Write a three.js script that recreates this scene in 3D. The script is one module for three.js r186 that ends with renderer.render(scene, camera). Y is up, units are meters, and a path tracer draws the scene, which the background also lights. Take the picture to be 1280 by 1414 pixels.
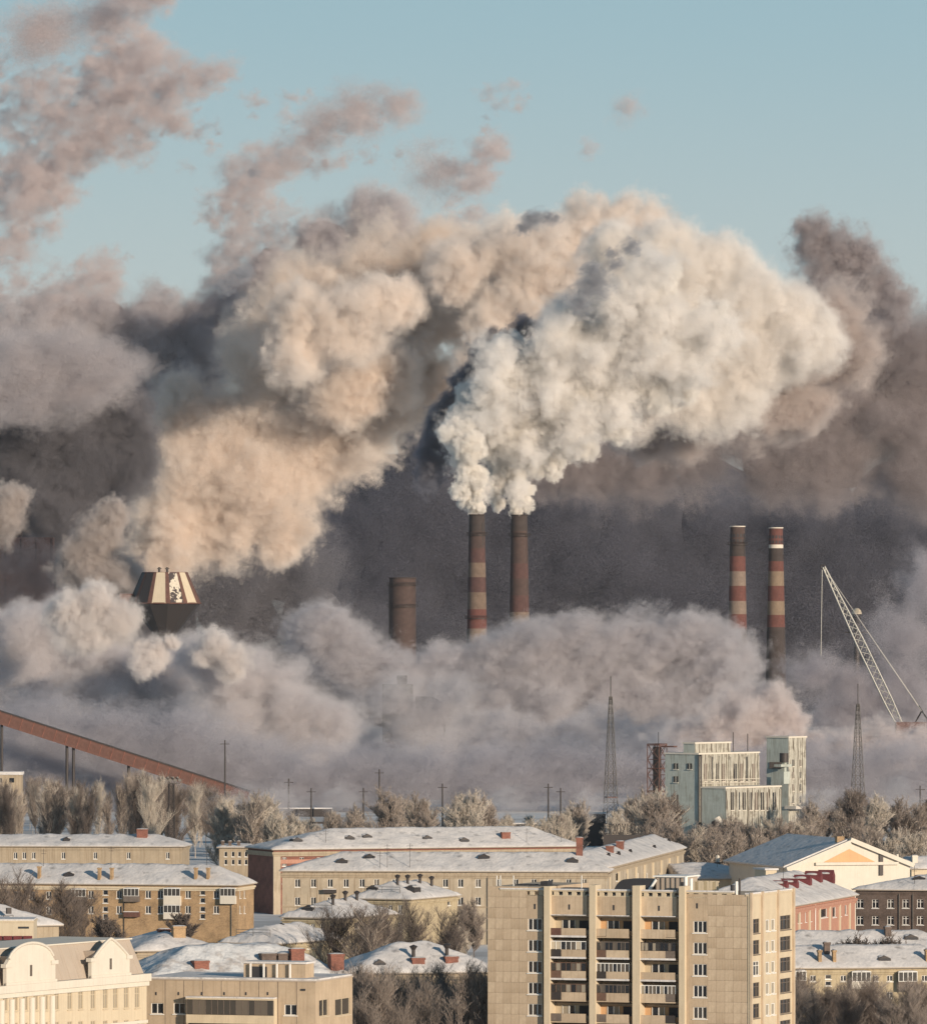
import * as THREE from 'three';
import { mergeGeometries, mergeVertices } from 'three/addons/utils/BufferGeometryUtils.js';

// ---------------------------------------------------------------- camera, sky, sun, exposure
const F = 4160, K = 2.5, HC = 67, HY = 848, SUN_AZ = 38, SUN_EL = 12;   // scale (pixels times depth unit), metres per depth unit (a very long lens), eye height, horizon row
const scene = new THREE.Scene();
const camera = new THREE.PerspectiveCamera(2 * Math.atan(HY / F / K) * 180 / Math.PI, 1280 / 1696, 1, 60000);
camera.position.set(0, HC, 0); camera.lookAt(0, HC, -100);
camera.setViewOffset(1280, 1696, 0, 0, 1280, 1414);                 // shifted lens: level camera, low horizon
const renderer = new THREE.WebGLRenderer();
renderer.toneMapping = THREE.LinearToneMapping; renderer.toneMappingExposure = 1.07;
renderer.shadowMap.enabled = true;
{ // clear winter sky, pale near the horizon, deep blue overhead
  const W = 256, H = 256, d = new Float32Array(W * H * 4), mix = (a, b, k) => a + (b - a) * k;
  for (let r = 0; r < H; r++) {
    const e = Math.max(0, ((r + .5) / H - .5) * 180), stops = [[0, .47, .52, .50], [2, .475, .54, .53], [4.6, .31, .465, .525], [14, .16, .29, .39], [32, .085, .17, .265], [90, .035, .08, .14]];
    let k = 0; while (k < stops.length - 2 && e > stops[k + 1][0]) k++;
    const t = (e - stops[k][0]) / (stops[k + 1][0] - stops[k][0]);
    for (let x = 0; x < W; x++) { const o = (r * W + x) * 4; for (let c = 0; c < 3; c++) d[o + c] = mix(stops[k][c + 1], stops[k + 1][c + 1], t); d[o + 3] = 1; }
  }
  const t = new THREE.DataTexture(d, W, H, THREE.RGBAFormat, THREE.FloatType);
  t.mapping = THREE.EquirectangularReflectionMapping; t.magFilter = THREE.LinearFilter; t.needsUpdate = true;
  scene.background = t; scene.environment = t;
}
const sun = new THREE.DirectionalLight(new THREE.Color().setRGB(1, .84, .66), 5);
{
  const a = SUN_AZ * Math.PI / 180, e = SUN_EL * Math.PI / 180;
  sun.position.set(Math.sin(a) * Math.cos(e) * 3000, Math.sin(e) * 3000, -1800 + Math.cos(a) * Math.cos(e) * 3000); sun.target.position.set(0, 0, -1800);
  sun.castShadow = true; Object.assign(sun.shadow.camera, { left: -3000, right: 3000, top: 1500, bottom: -1500, near: 10, far: 9000 }); sun.shadow.mapSize.set(4096, 4096);
  scene.add(sun, sun.target);
}

// ---------------------------------------------------------------- helpers
let seed = 11;
const rnd = () => { seed = (seed + 0x6d2b79f5) | 0; let t = Math.imul(seed ^ (seed >>> 15), 1 | seed); t = (t + Math.imul(t ^ (t >>> 7), 61 | t)) ^ t; return ((t ^ (t >>> 14)) >>> 0) / 4294967296; };
const rr = (a, b) => a + (b - a) * rnd();
const V = (x, y, z) => new THREE.Vector3(x, y, z);
const at = (px, py, D) => V((px - 640) * D / F, HC - (py - HY) * D / F, -D * K);      // photo pixel at a depth (in units of K metres)
const hash = (x, y, z) => { let h = Math.imul(x, 374761393) ^ Math.imul(y, 668265263) ^ Math.imul(z, 2147483647 ^ 0x5bd1e995); h = Math.imul(h ^ (h >>> 13), 1274126177); h = Math.imul(h ^ (h >>> 15), 0x85ebca6b); return ((h ^ (h >>> 16)) >>> 0) / 4294967296; };
const sm = (t) => t * t * (3 - 2 * t), lp = (a, b, t) => a + (b - a) * t;
function noise3(x, y, z) {
  const i = Math.floor(x), j = Math.floor(y), k = Math.floor(z), u = sm(x - i), v = sm(y - j), w = sm(z - k);
  return lp(lp(lp(hash(i, j, k), hash(i + 1, j, k), u), lp(hash(i, j + 1, k), hash(i + 1, j + 1, k), u), v), lp(lp(hash(i, j, k + 1), hash(i + 1, j, k + 1), u), lp(hash(i, j + 1, k + 1), hash(i + 1, j + 1, k + 1), u), v), w) * 2 - 1;
}
const fbm = (x, y, z, n = 4) => { let s = 0, a = .5; for (let i = 0; i < n; i++) { s += a * noise3(x, y, z); x *= 2.03; y *= 2.03; z *= 2.03; x += 17.1; a *= .5; } return s; };
const used = {};
function numbered(n) { if (!(n in used)) { used[n] = 0; return n; } used[n]++; return n + '_' + String(used[n]).padStart(3, '0'); }
function tag(o, label, category, group, kind) { if (label) o.userData.label = label; if (category) o.userData.category = category; if (group) o.userData.group = group; if (kind) o.userData.kind = kind; return o; }
function thing(name, label, category, pos, yaw = 0, group) { const g = new THREE.Group(); g.name = numbered(name); g.position.copy(pos); g.rotation.y = yaw; scene.add(g); g.updateMatrixWorld(true); return tag(g, label, category, group); }
function part(name, geo, mat, parent) { const m = new THREE.Mesh(Array.isArray(geo) ? merge(geo) : geo, mat); m.name = name; m.castShadow = m.receiveShadow = true; parent.add(m); return m; }
function merge(list) { return list.length === 1 ? list[0] : mergeGeometries(list.map((g) => { const q = g.index ? g.toNonIndexed() : g; for (const k of Object.keys(q.attributes)) if (!['position', 'normal', 'uv'].includes(k)) q.deleteAttribute(k); return q; })); }
scene.fog = new THREE.FogExp2(new THREE.Color().setRGB(.72, .74, .8), 1.1e-5);
// uv in metres from the geometry's own axes
function metric(g) {
  g = g.index ? g.toNonIndexed() : g; if (!g.attributes.normal) g.computeVertexNormals();
  const p = g.attributes.position, n = g.attributes.normal, uv = new Float32Array(p.count * 2);
  for (let i = 0; i < p.count; i++) {
    const ax = Math.abs(n.getX(i)), ay = Math.abs(n.getY(i)), az = Math.abs(n.getZ(i));
    if (ay > ax && ay > az) { uv[i * 2] = p.getX(i); uv[i * 2 + 1] = p.getZ(i); } else if (ax > az) { uv[i * 2] = p.getZ(i); uv[i * 2 + 1] = p.getY(i); } else { uv[i * 2] = p.getX(i); uv[i * 2 + 1] = p.getY(i); }
  }
  g.setAttribute('uv', new THREE.BufferAttribute(uv, 2)); return g;
}
const box = (x0, y0, z0, x1, y1, z1) => metric(new THREE.BoxGeometry(x1 - x0, y1 - y0, z1 - z0).translate((x0 + x1) / 2, (y0 + y1) / 2, (z0 + z1) / 2));
function strut(a, b, r, r2 = r, n = 4) { const d = b.clone().sub(a), L = d.length(); const g = new THREE.CylinderGeometry(r2, r, L, n, 1); g.applyQuaternion(new THREE.Quaternion().setFromUnitVectors(V(0, 1, 0), d.normalize())); const m = a.clone().add(b).multiplyScalar(.5); return metric(g.translate(m.x, m.y, m.z)); }
const pole = (x, y0, y1, z, r, n = 8) => metric(new THREE.CylinderGeometry(r, r, y1 - y0, n).translate(x, (y0 + y1) / 2, z));

// ---------------------------------------------------------------- materials (computed colour, grain and wear)
function tex(w, h, fn, rep, srgb = true) {
  const d = new Uint8Array(w * h * 4);
  for (let y = 0; y < h; y++) for (let x = 0; x < w; x++) { const c = fn(x / w, y / h), o = (y * w + x) * 4; for (let k = 0; k < 3; k++) d[o + k] = Math.max(0, Math.min(255, (srgb ? Math.pow(Math.max(0, c[k]), 1 / 2.2) : c[k]) * 255)); d[o + 3] = 255; }
  const t = new THREE.DataTexture(d, w, h); t.wrapS = t.wrapT = THREE.RepeatWrapping; t.magFilter = THREE.LinearFilter; if (srgb) t.colorSpace = THREE.SRGBColorSpace; t.repeat.set(1 / rep, 1 / rep); t.needsUpdate = true; return t;
}
// tileable noise on the unit square
function tn(u, v, f, s, n = 4) { let a = .5, r = 0; for (let i = 0; i < n; i++) { const q = (x, y) => hash(((x % f) + f) % f, ((y % f) + f) % f, s + i * 7); const X = u * f, Y = v * f, ix = Math.floor(X), iy = Math.floor(Y), p = sm(X - ix), t = sm(Y - iy); r += a * (lp(lp(q(ix, iy), q(ix + 1, iy), p), lp(q(ix, iy + 1), q(ix + 1, iy + 1), p), t) * 2 - 1); a *= .55; f *= 2; } return r; }
function tn2(u, v, fx, fy, s) { const q = (x, y) => hash(((x % fx) + fx) % fx, ((y % fy) + fy) % fy, s), X = u * fx, Y = v * fy, ix = Math.floor(X), iy = Math.floor(Y), p = sm(X - ix), t = sm(Y - iy); return lp(lp(q(ix, iy), q(ix + 1, iy), p), lp(q(ix, iy + 1), q(ix + 1, iy + 1), p), t); }
const std = (o) => new THREE.MeshStandardMaterial({ roughness: .9, ...o });
const rgb = (r, g, b) => new THREE.Color().setRGB(r, g, b);
function stained(c, amp, streak, rep, s, dirt = [.5, .42, .34]) { // plaster, concrete or paint with blotches and run-off streaks
  return std({ map: tex(256, 256, (u, v) => { const b = 1 + amp * tn(u, v, 4, s) + amp * .6 * tn(u, v, 32, s + 3, 2), k = Math.max(0, tn2(u, v, 48, 3, s + 9) * 1.5 - .75) * streak + Math.max(0, tn(u, v, 3, s + 5) - .25) * streak; return c.map((x, i) => lp(x * b, x * dirt[i], Math.min(1, k))); }, rep) });
}
function bricky(c, s) { return std({ map: tex(256, 256, (u, v) => { const row = Math.floor(v * 64), col = Math.floor(u * 24 + (row % 2) * .5), h = hash(col % 24, row, s), b = .8 + .4 * h + .35 * tn(u, v, 4, s); return c.map((x) => x * b); }, 6) }); }
const plain = (r, g, b, rough = .9, metal = 0) => std({ color: rgb(r, g, b), roughness: rough, metalness: metal });
const M = {
  eave: plain(.34, .29, .24),
  snow: std({ map: tex(256, 256, (u, v) => { const k = Math.max(0, tn(u, v, 9, 14, 3) * 1.7 - .5) + Math.max(0, tn(u, v, 60, 15, 2) * 2 - .75), b = (.6 + .1 * tn(u, v, 4, 3) + .06 * tn(u, v, 40, 5, 2)) * (1 - Math.min(.6, k * .55)); return [b, b * .955, b * .93]; }, 14), bumpMap: tex(256, 256, (u, v) => { const b = .5 + .3 * tn(u, v, 8, 31); return [b, b, b]; }, 9, false), bumpScale: .25, roughness: 1 }),
  dirtySnow: std({ map: tex(256, 256, (u, v) => { const k = sm(Math.min(1, Math.max(0, tn(u, v, 5, 13) * 1.6 + .2))), b = .62 + .08 * tn(u, v, 30, 5, 2); return [lp(b, .30, k * .75), lp(b, .25, k * .75), lp(b, .22, k * .75)]; }, 11), bumpMap: tex(128, 128, (u, v) => { const b = .5 + .3 * tn(u, v, 8, 33); return [b, b, b]; }, 6, false), bumpScale: .3, roughness: 1 }),
  ground: std({ map: tex(512, 512, (u, v) => { const k = sm(Math.min(1, Math.max(0, tn(u, v, 6, 21) * 1.5 + .35))), b = .62 + .1 * tn(u, v, 40, 5, 2); return [lp(b, .2, k * .5), lp(b, .18, k * .5), lp(b, .17, k * .5)]; }, 120), roughness: 1 }),
  panel: [0, 1, 2].map((i) => stained([[.49, .385, .275], [.455, .355, .25], [.52, .415, .3]][i], .15, .5, 6, 40 + i, [.62, .56, .5])),
  concrete: stained([.46, .36, .255], .12, .35, 7, 50), lightConcrete: stained([.56, .47, .34], .08, .2, 6, 52),
  yellow: bricky([.35, .235, .13], 61), cream: stained([.41, .345, .26], .16, .8, 9, 62), tan: stained([.37, .3, .215], .14, .7, 9, 63), straw: stained([.42, .345, .225], .14, .7, 9, 64),
  redBrick: bricky([.21, .085, .06], 65), darkBrick: bricky([.11, .08, .066], 66), salmon: stained([.44, .23, .165], .13, .5, 8, 67), apricot: stained([.62, .38, .2], .06, .15, 8, 68),
  ivory: stained([.56, .475, .35], .06, .2, 8, 69), white: stained([.62, .57, .49], .05, .15, 6, 70), grey: stained([.42, .35, .285], .06, .2, 10, 71), pale: stained([.43, .46, .42], .14, .9, 9, 72, [.5, .45, .38]), paleSunTint: stained([.44, .42, .36], .25, 2.2, 8, 73, [.22, .18, .15]),  // the last is the pale wall with sunlit warmth coloured in, plus stains
  frame: plain(.78, .76, .72, .6), dark: plain(.03, .03, .035, .7), glass: [plain(.018, .02, .024, .12), plain(.03, .028, .027, .2), plain(.05, .045, .04, .25), plain(.12, .1, .08, .35), plain(.3, .26, .2, .6)],
  metal: plain(.12, .11, .1, .5, .4), rust: stained([.13, .06, .045], .3, .6, 3, 74), darkSteel: plain(.05, .042, .04, .6, .3), paleSteel: plain(.52, .5, .45, .6), redMetal: stained([.14, .026, .03], .2, .3, 3, 75), wood: stained([.14, .08, .055], .3, .5, 2, 76), board: stained([.15, .12, .1], .3, .6, 3, 77), curtain: plain(.5, .43, .33, .9),
};

// ---------------------------------------------------------------- ground
{
  const g = new THREE.PlaneGeometry(24000, 16000).rotateX(-Math.PI / 2).translate(0, 0, -7000);
  tag(part('ground', metric(g), M.ground, scene), 'snow covered ground between the houses', '', null, 'structure');
}

// ---------------------------------------------------------------- houses
// A house stands with its front along P0-P1 (photo columns at depths); local x runs along the front, z towards the viewer, the house reaches back to z = -W.
function lot(name, label, category, px0, D0, px1, D1, group) {
  const a = V((px0 - 640) * D0 / F, 0, -D0 * K), b = V((px1 - 640) * D1 / F, 0, -D1 * K), u = b.clone().sub(a), L = u.length(); u.divideScalar(L);
  const g = thing(name, label, category, a, Math.atan2(-u.z, u.x), group);
  return { g, L, inv: g.matrixWorld.clone().invert() };
}
const ray = (b, px, py) => { const o = V(0, HC, 0).applyMatrix4(b.inv), p = at(px, py, 1000).applyMatrix4(b.inv); return [o, p.sub(o).multiplyScalar(.001)]; };  // local eye, step for one metre of depth
// Where the sight line through a photo pixel meets the local plane of a wall: x along the wall, y height
function onWall(b, px, py, wall) { const [o, d] = ray(b, px, py), i = wall.clone().invert(); o.applyMatrix4(i); d.transformDirection(i); const t = -o.z / d.z; return [o.x + d.x * t, o.y + d.y * t]; }
const FRONT = new THREE.Matrix4(), RIGHT = (L) => new THREE.Matrix4().makeTranslation(L, 0, 0).multiply(new THREE.Matrix4().makeRotationY(Math.PI / 2)), LEFT = (W) => new THREE.Matrix4().makeTranslation(0, 0, -W).multiply(new THREE.Matrix4().makeRotationY(-Math.PI / 2));
function wallSheet(L, y0, y1, holes, wall, t = .3) {
  const s = new THREE.Shape([[0, y0], [L, y0], [L, y1], [0, y1]].map((p) => new THREE.Vector2(...p)));
  for (const [x, y, w, h] of holes) s.holes.push(new THREE.Path([[x, y], [x, y + h], [x + w, y + h], [x + w, y]].map((p) => new THREE.Vector2(...p))));
  return metric(new THREE.ExtrudeGeometry(s, { depth: t, bevelEnabled: false }).translate(0, 0, -t)).applyMatrix4(wall);
}
const shared = {};
const keep = (k, f) => shared[k] ??= f();
// a window in its opening: pane, with the frame (bars, sill) as its piece
function windowAt(b, wall, x, y, w, h, o = {}) {
  const bars = o.bars ?? 2, k = [w.toFixed(2), h.toFixed(2), bars, o.cross ? 1 : 0].join();
  const pane = keep('pane' + k, () => box(0, 0, -.05, w, h, 0));
  const fr = keep('frame' + k, () => { const f = .075, l = [box(-.02, -.02, .01, w + .02, f, .1), box(-.02, h - f, .01, w + .02, h + .02, .1), box(-.02, f, .01, f, h - f, .1), box(w - f, f, .01, w + .02, h - f, .1)]; for (let i = 1; i < bars; i++) l.push(box(w * i / bars - f * .7, f, .012, w * i / bars + f * .7, h - f, .09)); if (o.cross) l.push(box(f, h * .68, .014, w - f, h * .68 + f, .085)); l.push(box(-.12, -.14, .01, w + .12, -.03, .34)); return merge(l); });
  const p = part('window', pane, o.pane ?? M.glass[rnd() < .65 ? 0 : rnd() < .6 ? 1 : 2 + Math.floor(rnd() * 2)], b.g);
  p.applyMatrix4(wall.clone().multiply(new THREE.Matrix4().makeTranslation(x, y, -(o.deep ?? .22))));
  if (!o.noFrame) part('window_frame', fr, o.frame ?? M.frame, p);
  if (rnd() < (o.lintel ?? .0)) part('lintel', box(-.15, h + .05, .2, w + .15, h + .22, .3), M.frame, p);
  return p;
}
function roofHeight(b, x, s) { const { L, W, o, slope, cap, ends } = b.roof; let d = Math.min(s + o, W + o - s); if (ends[0]) d = Math.min(d, (x + o) * ends[0]); if (ends[1]) d = Math.min(d, (L + o - x) * ends[1]); return Math.min(cap, d * slope); }   // s = distance behind the front
function addRoof(b, { W, eave, slope = .42, o = .6, cap = 99, ends = [1, 1], snow = M.snow, thick = .32, rough = 1, res = .8, seam = M.eave }) {
  b.roof = { L: b.L, W, o, slope, cap, ends }; b.eave = eave; const L = b.L;
  const r = part('roof', box(-o, eave - .16, -W - o, L + o, eave, o), seam, b.g);
  const nx = Math.min(120, Math.ceil((L + 2 * o) / res)), nz = Math.min(60, Math.ceil((W + 2 * o) / res)), pos = [], uv = [], idx = [], ph = rnd() * 90;
  for (let j = 0; j <= nz; j++) for (let i = 0; i <= nx; i++) {
    const x = -o + (L + 2 * o) * i / nx, s = -o + (W + 2 * o) * j / nz, e = Math.min(i, nx - i, j, nz - j), edge = e === 0 ? .35 : 1;
    const sag = .5 * (roofHeight(b, x, s) + .25 * (roofHeight(b, x + .6, s) + roofHeight(b, x - .6, s) + roofHeight(b, x, s + .6) + roofHeight(b, x, s - .6)));
    const w = e === 0 ? .12 * noise3(x * .9 + ph, 3, s * .9) : 0;
    pos.push(x + (i === 0 ? -.1 + w : i === nx ? .1 + w : 0), eave + Math.max(0, sag) + (thick + rough * (.14 * noise3(x * .5 + ph, 1, s * .5) + .06 * noise3(x * 1.7, 5, s * 1.7))) * edge, -s + (j === 0 ? .12 + w : 0)); uv.push(x, s);
  }
  for (let j = 0; j < nz; j++) for (let i = 0; i < nx; i++) { const a = j * (nx + 1) + i, c = a + nx + 1; idx.push(a, a + 1, c, a + 1, c + 1, c); }
  const rim = []; for (let i = 0; i < nx; i++) rim.push(i); for (let j = 0; j < nz; j++) rim.push(j * (nx + 1) + nx); for (let i = nx; i > 0; i--) rim.push(nz * (nx + 1) + i); for (let j = nz; j > 0; j--) rim.push(j * (nx + 1));
  const n0 = pos.length / 3; for (const k of rim) { const x = -o + (L + 2 * o) * (k % (nx + 1)) / nx, s = -o + (W + 2 * o) * Math.floor(k / (nx + 1)) / nz; pos.push(x, eave + .005 + Math.max(0, Math.min(cap, ends[0] || ends[1] ? 0 : 0)), -s); uv.push(x, s); }
  for (let i = 0; i < rim.length; i++) { const a = rim[i], c = rim[(i + 1) % rim.length], d = n0 + i, e = n0 + (i + 1) % rim.length; idx.push(a, d, c, c, d, e); }
  const g = new THREE.BufferGeometry(); g.setAttribute('position', new THREE.Float32BufferAttribute(pos, 3)); g.setAttribute('uv', new THREE.Float32BufferAttribute(uv, 2)); g.setIndex(idx.map((v, i) => idx[i - i % 3 + [0, 2, 1][i % 3]])); g.computeVertexNormals();
  // make sure the sheet faces up
  if (g.attributes.normal.getY(Math.floor(nz / 2) * (nx + 1) + Math.floor(nx / 2)) < 0) { g.setIndex(idx); g.computeVertexNormals(); }
  part('snow', g, snow, r); return r;
}
function onRoof(b, px, py) { // local x and distance behind the front where a sight line meets the roof
  const [o, d] = ray(b, px, py); let t = (-o.z + 3) / d.z; t = (3 - o.z) / d.z;
  for (let k = 0; k < 900; k++, t += .08) { const x = o.x + d.x * t, y = o.y + d.y * t, s = -(o.z + d.z * t); if (s > -b.roof.o && y <= b.eave + Math.max(0, roofHeight(b, x, s)) + .2) return [x, s, y]; if (s > b.roof.W + 2) break; }
  return [b.L / 2, b.roof.W / 2, b.eave + 1];
}
function chimney(b, px, py, w, h, mat = M.redBrick, d = w, topped = true) { // px, py: the foot of the chimney in the photo
  const [x, s, y] = onRoof(b, px, py), c = part('chimney', [box(x - w / 2, y - .9, -s - d / 2, x + w / 2, y + h, -s + d / 2), box(x - w / 2 - .1, y + h - .3, -s - d / 2 - .1, x + w / 2 + .1, y + h + .003, -s + d / 2 + .1)], mat, b.g);
  if (topped) part('snow', metric(new THREE.SphereGeometry(.62, 8, 5, 0, 6.3, 0, 1.57).scale(w, .28, d).translate(x, y + h, -s)), M.snow, c);
}
function pot(b, px, py, h = 1.7) { const [x, s, y] = onRoof(b, px, py); part('chimney', [pole(x, y - .5, y + h, -s, .28), metric(new THREE.CylinderGeometry(.62, .3, .5, 8).translate(x, y + h + .2, -s)), metric(new THREE.ConeGeometry(.66, .3, 8).translate(x, y + h + .6, -s))], M.darkSteel, b.g); }
function dormer(b, px, py, w = 2, h = 1.3, mat = M.darkSteel, front = M.dark) { // small roof window with a pitched or flat lid
  const [x, s, y] = onRoof(b, px, py), y0 = y - .3, g = part('dormer', metric(new THREE.ExtrudeGeometry(new THREE.Shape([[x - w / 2, y0], [x + w / 2, y0], [x + w / 2, y0 + h * .7], [x, y0 + h * 1.15], [x - w / 2, y0 + h * .7]].map((q) => new THREE.Vector2(...q))), { depth: 3, bevelEnabled: false }).translate(0, 0, -s - 3)), mat, b.g);
  part('opening', box(x - w / 2 + .18, y0 + .35, -s + .002, x + w / 2 - .18, y0 + h * .72, -s + .06), front, g);
  part('snow', metric(new THREE.SphereGeometry(.5, 10, 6, 0, 6.3, 0, 1.57).scale(w * 1.05, .75, 3).translate(x, y0 + h * .82, -s - 1.7)), M.snow, g);
}
function aerial(b, px, py, h) { const [x, s, y] = onRoof(b, px, py); part('aerial', [pole(x, y - .3, y + h, -s, .045, 5), box(x - .7, y + h - .5, -s - .03, x + .7, y + h - .44, -s + .03), box(x - .5, y + h - 1, -s - .03, x + .5, y + h - .94, -s + .03)], M.darkSteel, b.g); }
const pipeAt = (b, x, y0, y1, wall = FRONT, mat = M.metal) => part('drainpipe', pole(x, y0, y1, .16, .09, 6).applyMatrix4(wall), mat, b.g);
// windows given in photo pixels: [left, right, top, bottom]; returns holes and remembers the windows
function glaze(b, wall, list, o = {}) { const holes = []; b.todo ??= []; for (const [l, r, t, m, oo] of list) { const [x0, y1] = onWall(b, l, t, wall), [x1, y0] = onWall(b, r, m, wall); holes.push([x0, y0, x1 - x0, y1 - y0]); windowAt(b, wall, x0, y0, x1 - x0, y1 - y0, { ...o, ...oo }); } return holes; }
const rows = (xs, w, tops, h, o) => tops.flatMap((t) => xs.map((x) => [x - w / 2, x + w / 2, t, t + h, o]));
function shell(b, W, y1, mat, fh = [], rh = null, lh = null, y0 = 0) { // walls with openings; the sides butt against the front
  const L = b.L, l = [wallSheet(L, y0, y1, fh, FRONT), box(.31, y0, -W + .31, L - .31, y1 - .02, -.6), box(0, y0, -W, L, y1, -W + .3)];
  l.push(wallSheet(W - .605, y0, y1, (rh ?? []).map(([x, ...r]) => [x - .302, ...r]), RIGHT(L).multiply(new THREE.Matrix4().makeTranslation(.302, 0, 0))));
  l.push(wallSheet(W - .605, y0, y1, (lh ?? []).map(([x, ...r]) => [x - .302, ...r]), LEFT(W).multiply(new THREE.Matrix4().makeTranslation(.302, 0, 0))));
  return part('wall', l, mat, b.g);
}
function cornice(b, W, y, mat, h = .55, out = .3) { return part('cornice', [box(-out, y - h, -W - out, b.L + out, y - h * .45, out), box(-out * .5, y - h * 1.5, -W - out * .5, b.L + out * .5, y - h - .003, out * .5)], mat, b.g); }
function balcony(b, px0, px1, top, bottom, o = {}) { // px edges, rail top row, floor row in the photo
  const [x0, y1] = onWall(b, px0, top, FRONT), [x1, y0] = onWall(b, px1, bottom, FRONT), g = part('balcony', [box(x0, y0 - .15, .002, x1, y0, 1.1), box(x0, y0, 1.02, x1, y1, 1.1), box(x0, y0, .002, x0 + .07, y1, 1.018), box(x1 - .07, y0, .002, x1, y1, 1.018)], o.mat ?? M.board, b.g);
  if (o.glazed) { const n = Math.max(3, Math.round((x1 - x0) / .8)), h = 1.45; part('glazing', box(x0 + .04, y1, 1.03, x1 - .04, y1 + h, 1.07), M.glass[2], g); const l = [box(x0, y1 + h, .002, x1, y1 + h + .12, 1.14), box(x0, y1 + .003, 1.012, x1, y1 + .07, 1.1)]; for (let i = 0; i <= n; i++) l.push(box(x0 + (x1 - x0 - .08) * i / n, y1 + .075, 1.01, x0 + (x1 - x0 - .08) * i / n + .08, y1 + h - .003, 1.1)); part('glazing_frame', l, o.frame ?? M.frame, g); if (o.lid !== false) part('snow', metric(new THREE.SphereGeometry(.5, 10, 5, 0, 6.3, 0, 1.57).scale(x1 - x0, .35, 1.2).translate((x0 + x1) / 2, y1 + h + .12, .6)), M.snow, g); }
  else part('snow', box(x0 - .02, y1 + .002, 1, x1 + .02, y1 + .14, 1.13), M.snow, g);
}
const eaveY = (py, D) => HC - (py - HY) * D / F;

// --- far left house, mostly roof
{
  const b = lot('brick_house', 'farthest house at the left edge, snowy roof with a red chimney before the trees', 'house', -70, 688, 252, 686), E = eaveY(1168, 688), W = 13;
  shell(b, W, E - .16, M.tan, glaze(b, FRONT, rows([22, 34, 47, 88, 132, 178, 232], 5, [1177], 9), { bars: 2 }));
  addRoof(b, { W, eave: E, slope: .33, ends: [1, 1] }); cornice(b, W, E - .16, M.tan, .5, .25);
  chimney(b, 197, 1157, 2.4, 2, M.redBrick, 1.2); dormer(b, 92, 1162, 1.6, 1.2); aerial(b, 186, 1158, 3);
}
// --- left long yellow brick house
{
  const b = lot('brick_house', 'long yellow brick apartment house at left with snowy hip roof and two pairs of chimneys', 'house', -80, 604.5, 328, 599), E = eaveY(1221, 601), W = 13, R = RIGHT(b.L);
  const wins = [...rows([126, 165, 205, 222, 260, 299], 7.5, [1230, 1251], 10.5), ...rows([24, 45, 68], 7.5, [1231, 1252], 10.5), ...rows([146, 280], 7, [1229, 1240, 1252, 1262], 7, { bars: 1 })];
  shell(b, W, E - .16, M.yellow, glaze(b, FRONT, wins), glaze(b, R, [[331, 333, 1230, 1240], [337, 339, 1230, 1240], [331, 333, 1251, 1261], [337, 339, 1251, 1261]], { bars: 1 }));
  addRoof(b, { W, eave: E, slope: .52, ends: [1, 1.0], thick: .3 }); cornice(b, W, E - .16, M.ivory, .7, .35);
  balcony(b, 173, 194, 1237, 1244, { mat: M.board, glazed: true }); balcony(b, 173, 194, 1259, 1265, { mat: M.rust });
  balcony(b, 228, 251, 1237, 1248, { mat: M.white, glazed: true }); balcony(b, 228, 251, 1260, 1268, { mat: M.white, glazed: true }); balcony(b, 306, 327, 1237, 1247, { mat: M.white, glazed: true });
  balcony(b, 101, 121, 1238, 1246, { mat: M.board, glazed: true });
  for (const [x, y] of [[55, 1212], [138, 1214], [155, 1214], [271, 1214], [288, 1214]]) chimney(b, x, y, .5, 2.3, M.yellow, 1.1);
  dormer(b, 95, 1211, 2.2, 1.2); dormer(b, 79, 1190, 1.4, .6); for (const [x, y, h] of [[61, 1196, 3.5], [154, 1196, 4], [286, 1195, 3]]) aerial(b, x, y, h); pipeAt(b, b.L - 1.2, 0, E - .5); pipeAt(b, b.L * .62, 0, E - .5, FRONT, M.darkSteel);
}
// --- small house in the gap
{
  const b = lot('plaster_house', 'small low house in the gap between the two rows, flat snowy roof edge', 'house', 303, 700, 346, 700), E = eaveY(1170, 700), W = 12;
  shell(b, W, E - .16, M.tan, glaze(b, FRONT, rows([312, 322, 331, 340], 4, [1176, 1187], 7), { bars: 1 })); addRoof(b, { W, eave: E, slope: .12, cap: .8, ends: [1, 1] });
  for (const x of [308, 318, 330]) chimney(b, x, 1168, .7, 1.1, M.darkBrick);
}
// --- back long house
{
  const b = lot('long_house', 'rear one of the two long parallel houses, brick red upper wall and snowy roof', 'house', 378, 672, 800, 682), E = eaveY(1171, 676), W = 18;
  shell(b, W, E - .16, M.redBrick, glaze(b, FRONT, rows([393, 417, 441, 466, 490], 6, [1184, 1208], 12), { bars: 2 }));
  part('corner_pier', [box(-.1, 0, .002, 1.6, E - 1.6, .25)], M.cream, b.g);
  addRoof(b, { W, eave: E, slope: .43, ends: [.55, 1] }); cornice(b, W, E - .16, M.tan, .95, .4);
  part('frieze', box(-.05, E - 3.2, .003, b.L + .05, E - 2.3, .12), M.salmon, b.g);
  for (const [x, y] of [[412, 1163], [484, 1160], [591, 1160], [642, 1163], [508, 1158]]) dormer(b, x, y, 2.2, 1.2);
  chimney(b, 698, 1157, 2, 1.3, M.redBrick, 1); chimney(b, 784, 1156, 2.4, 2.2, M.redBrick, 2); for (const [x, h] of [[450, 3], [727, 3.4], [775, 3]]) aerial(b, x, 1164, h);
}
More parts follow.
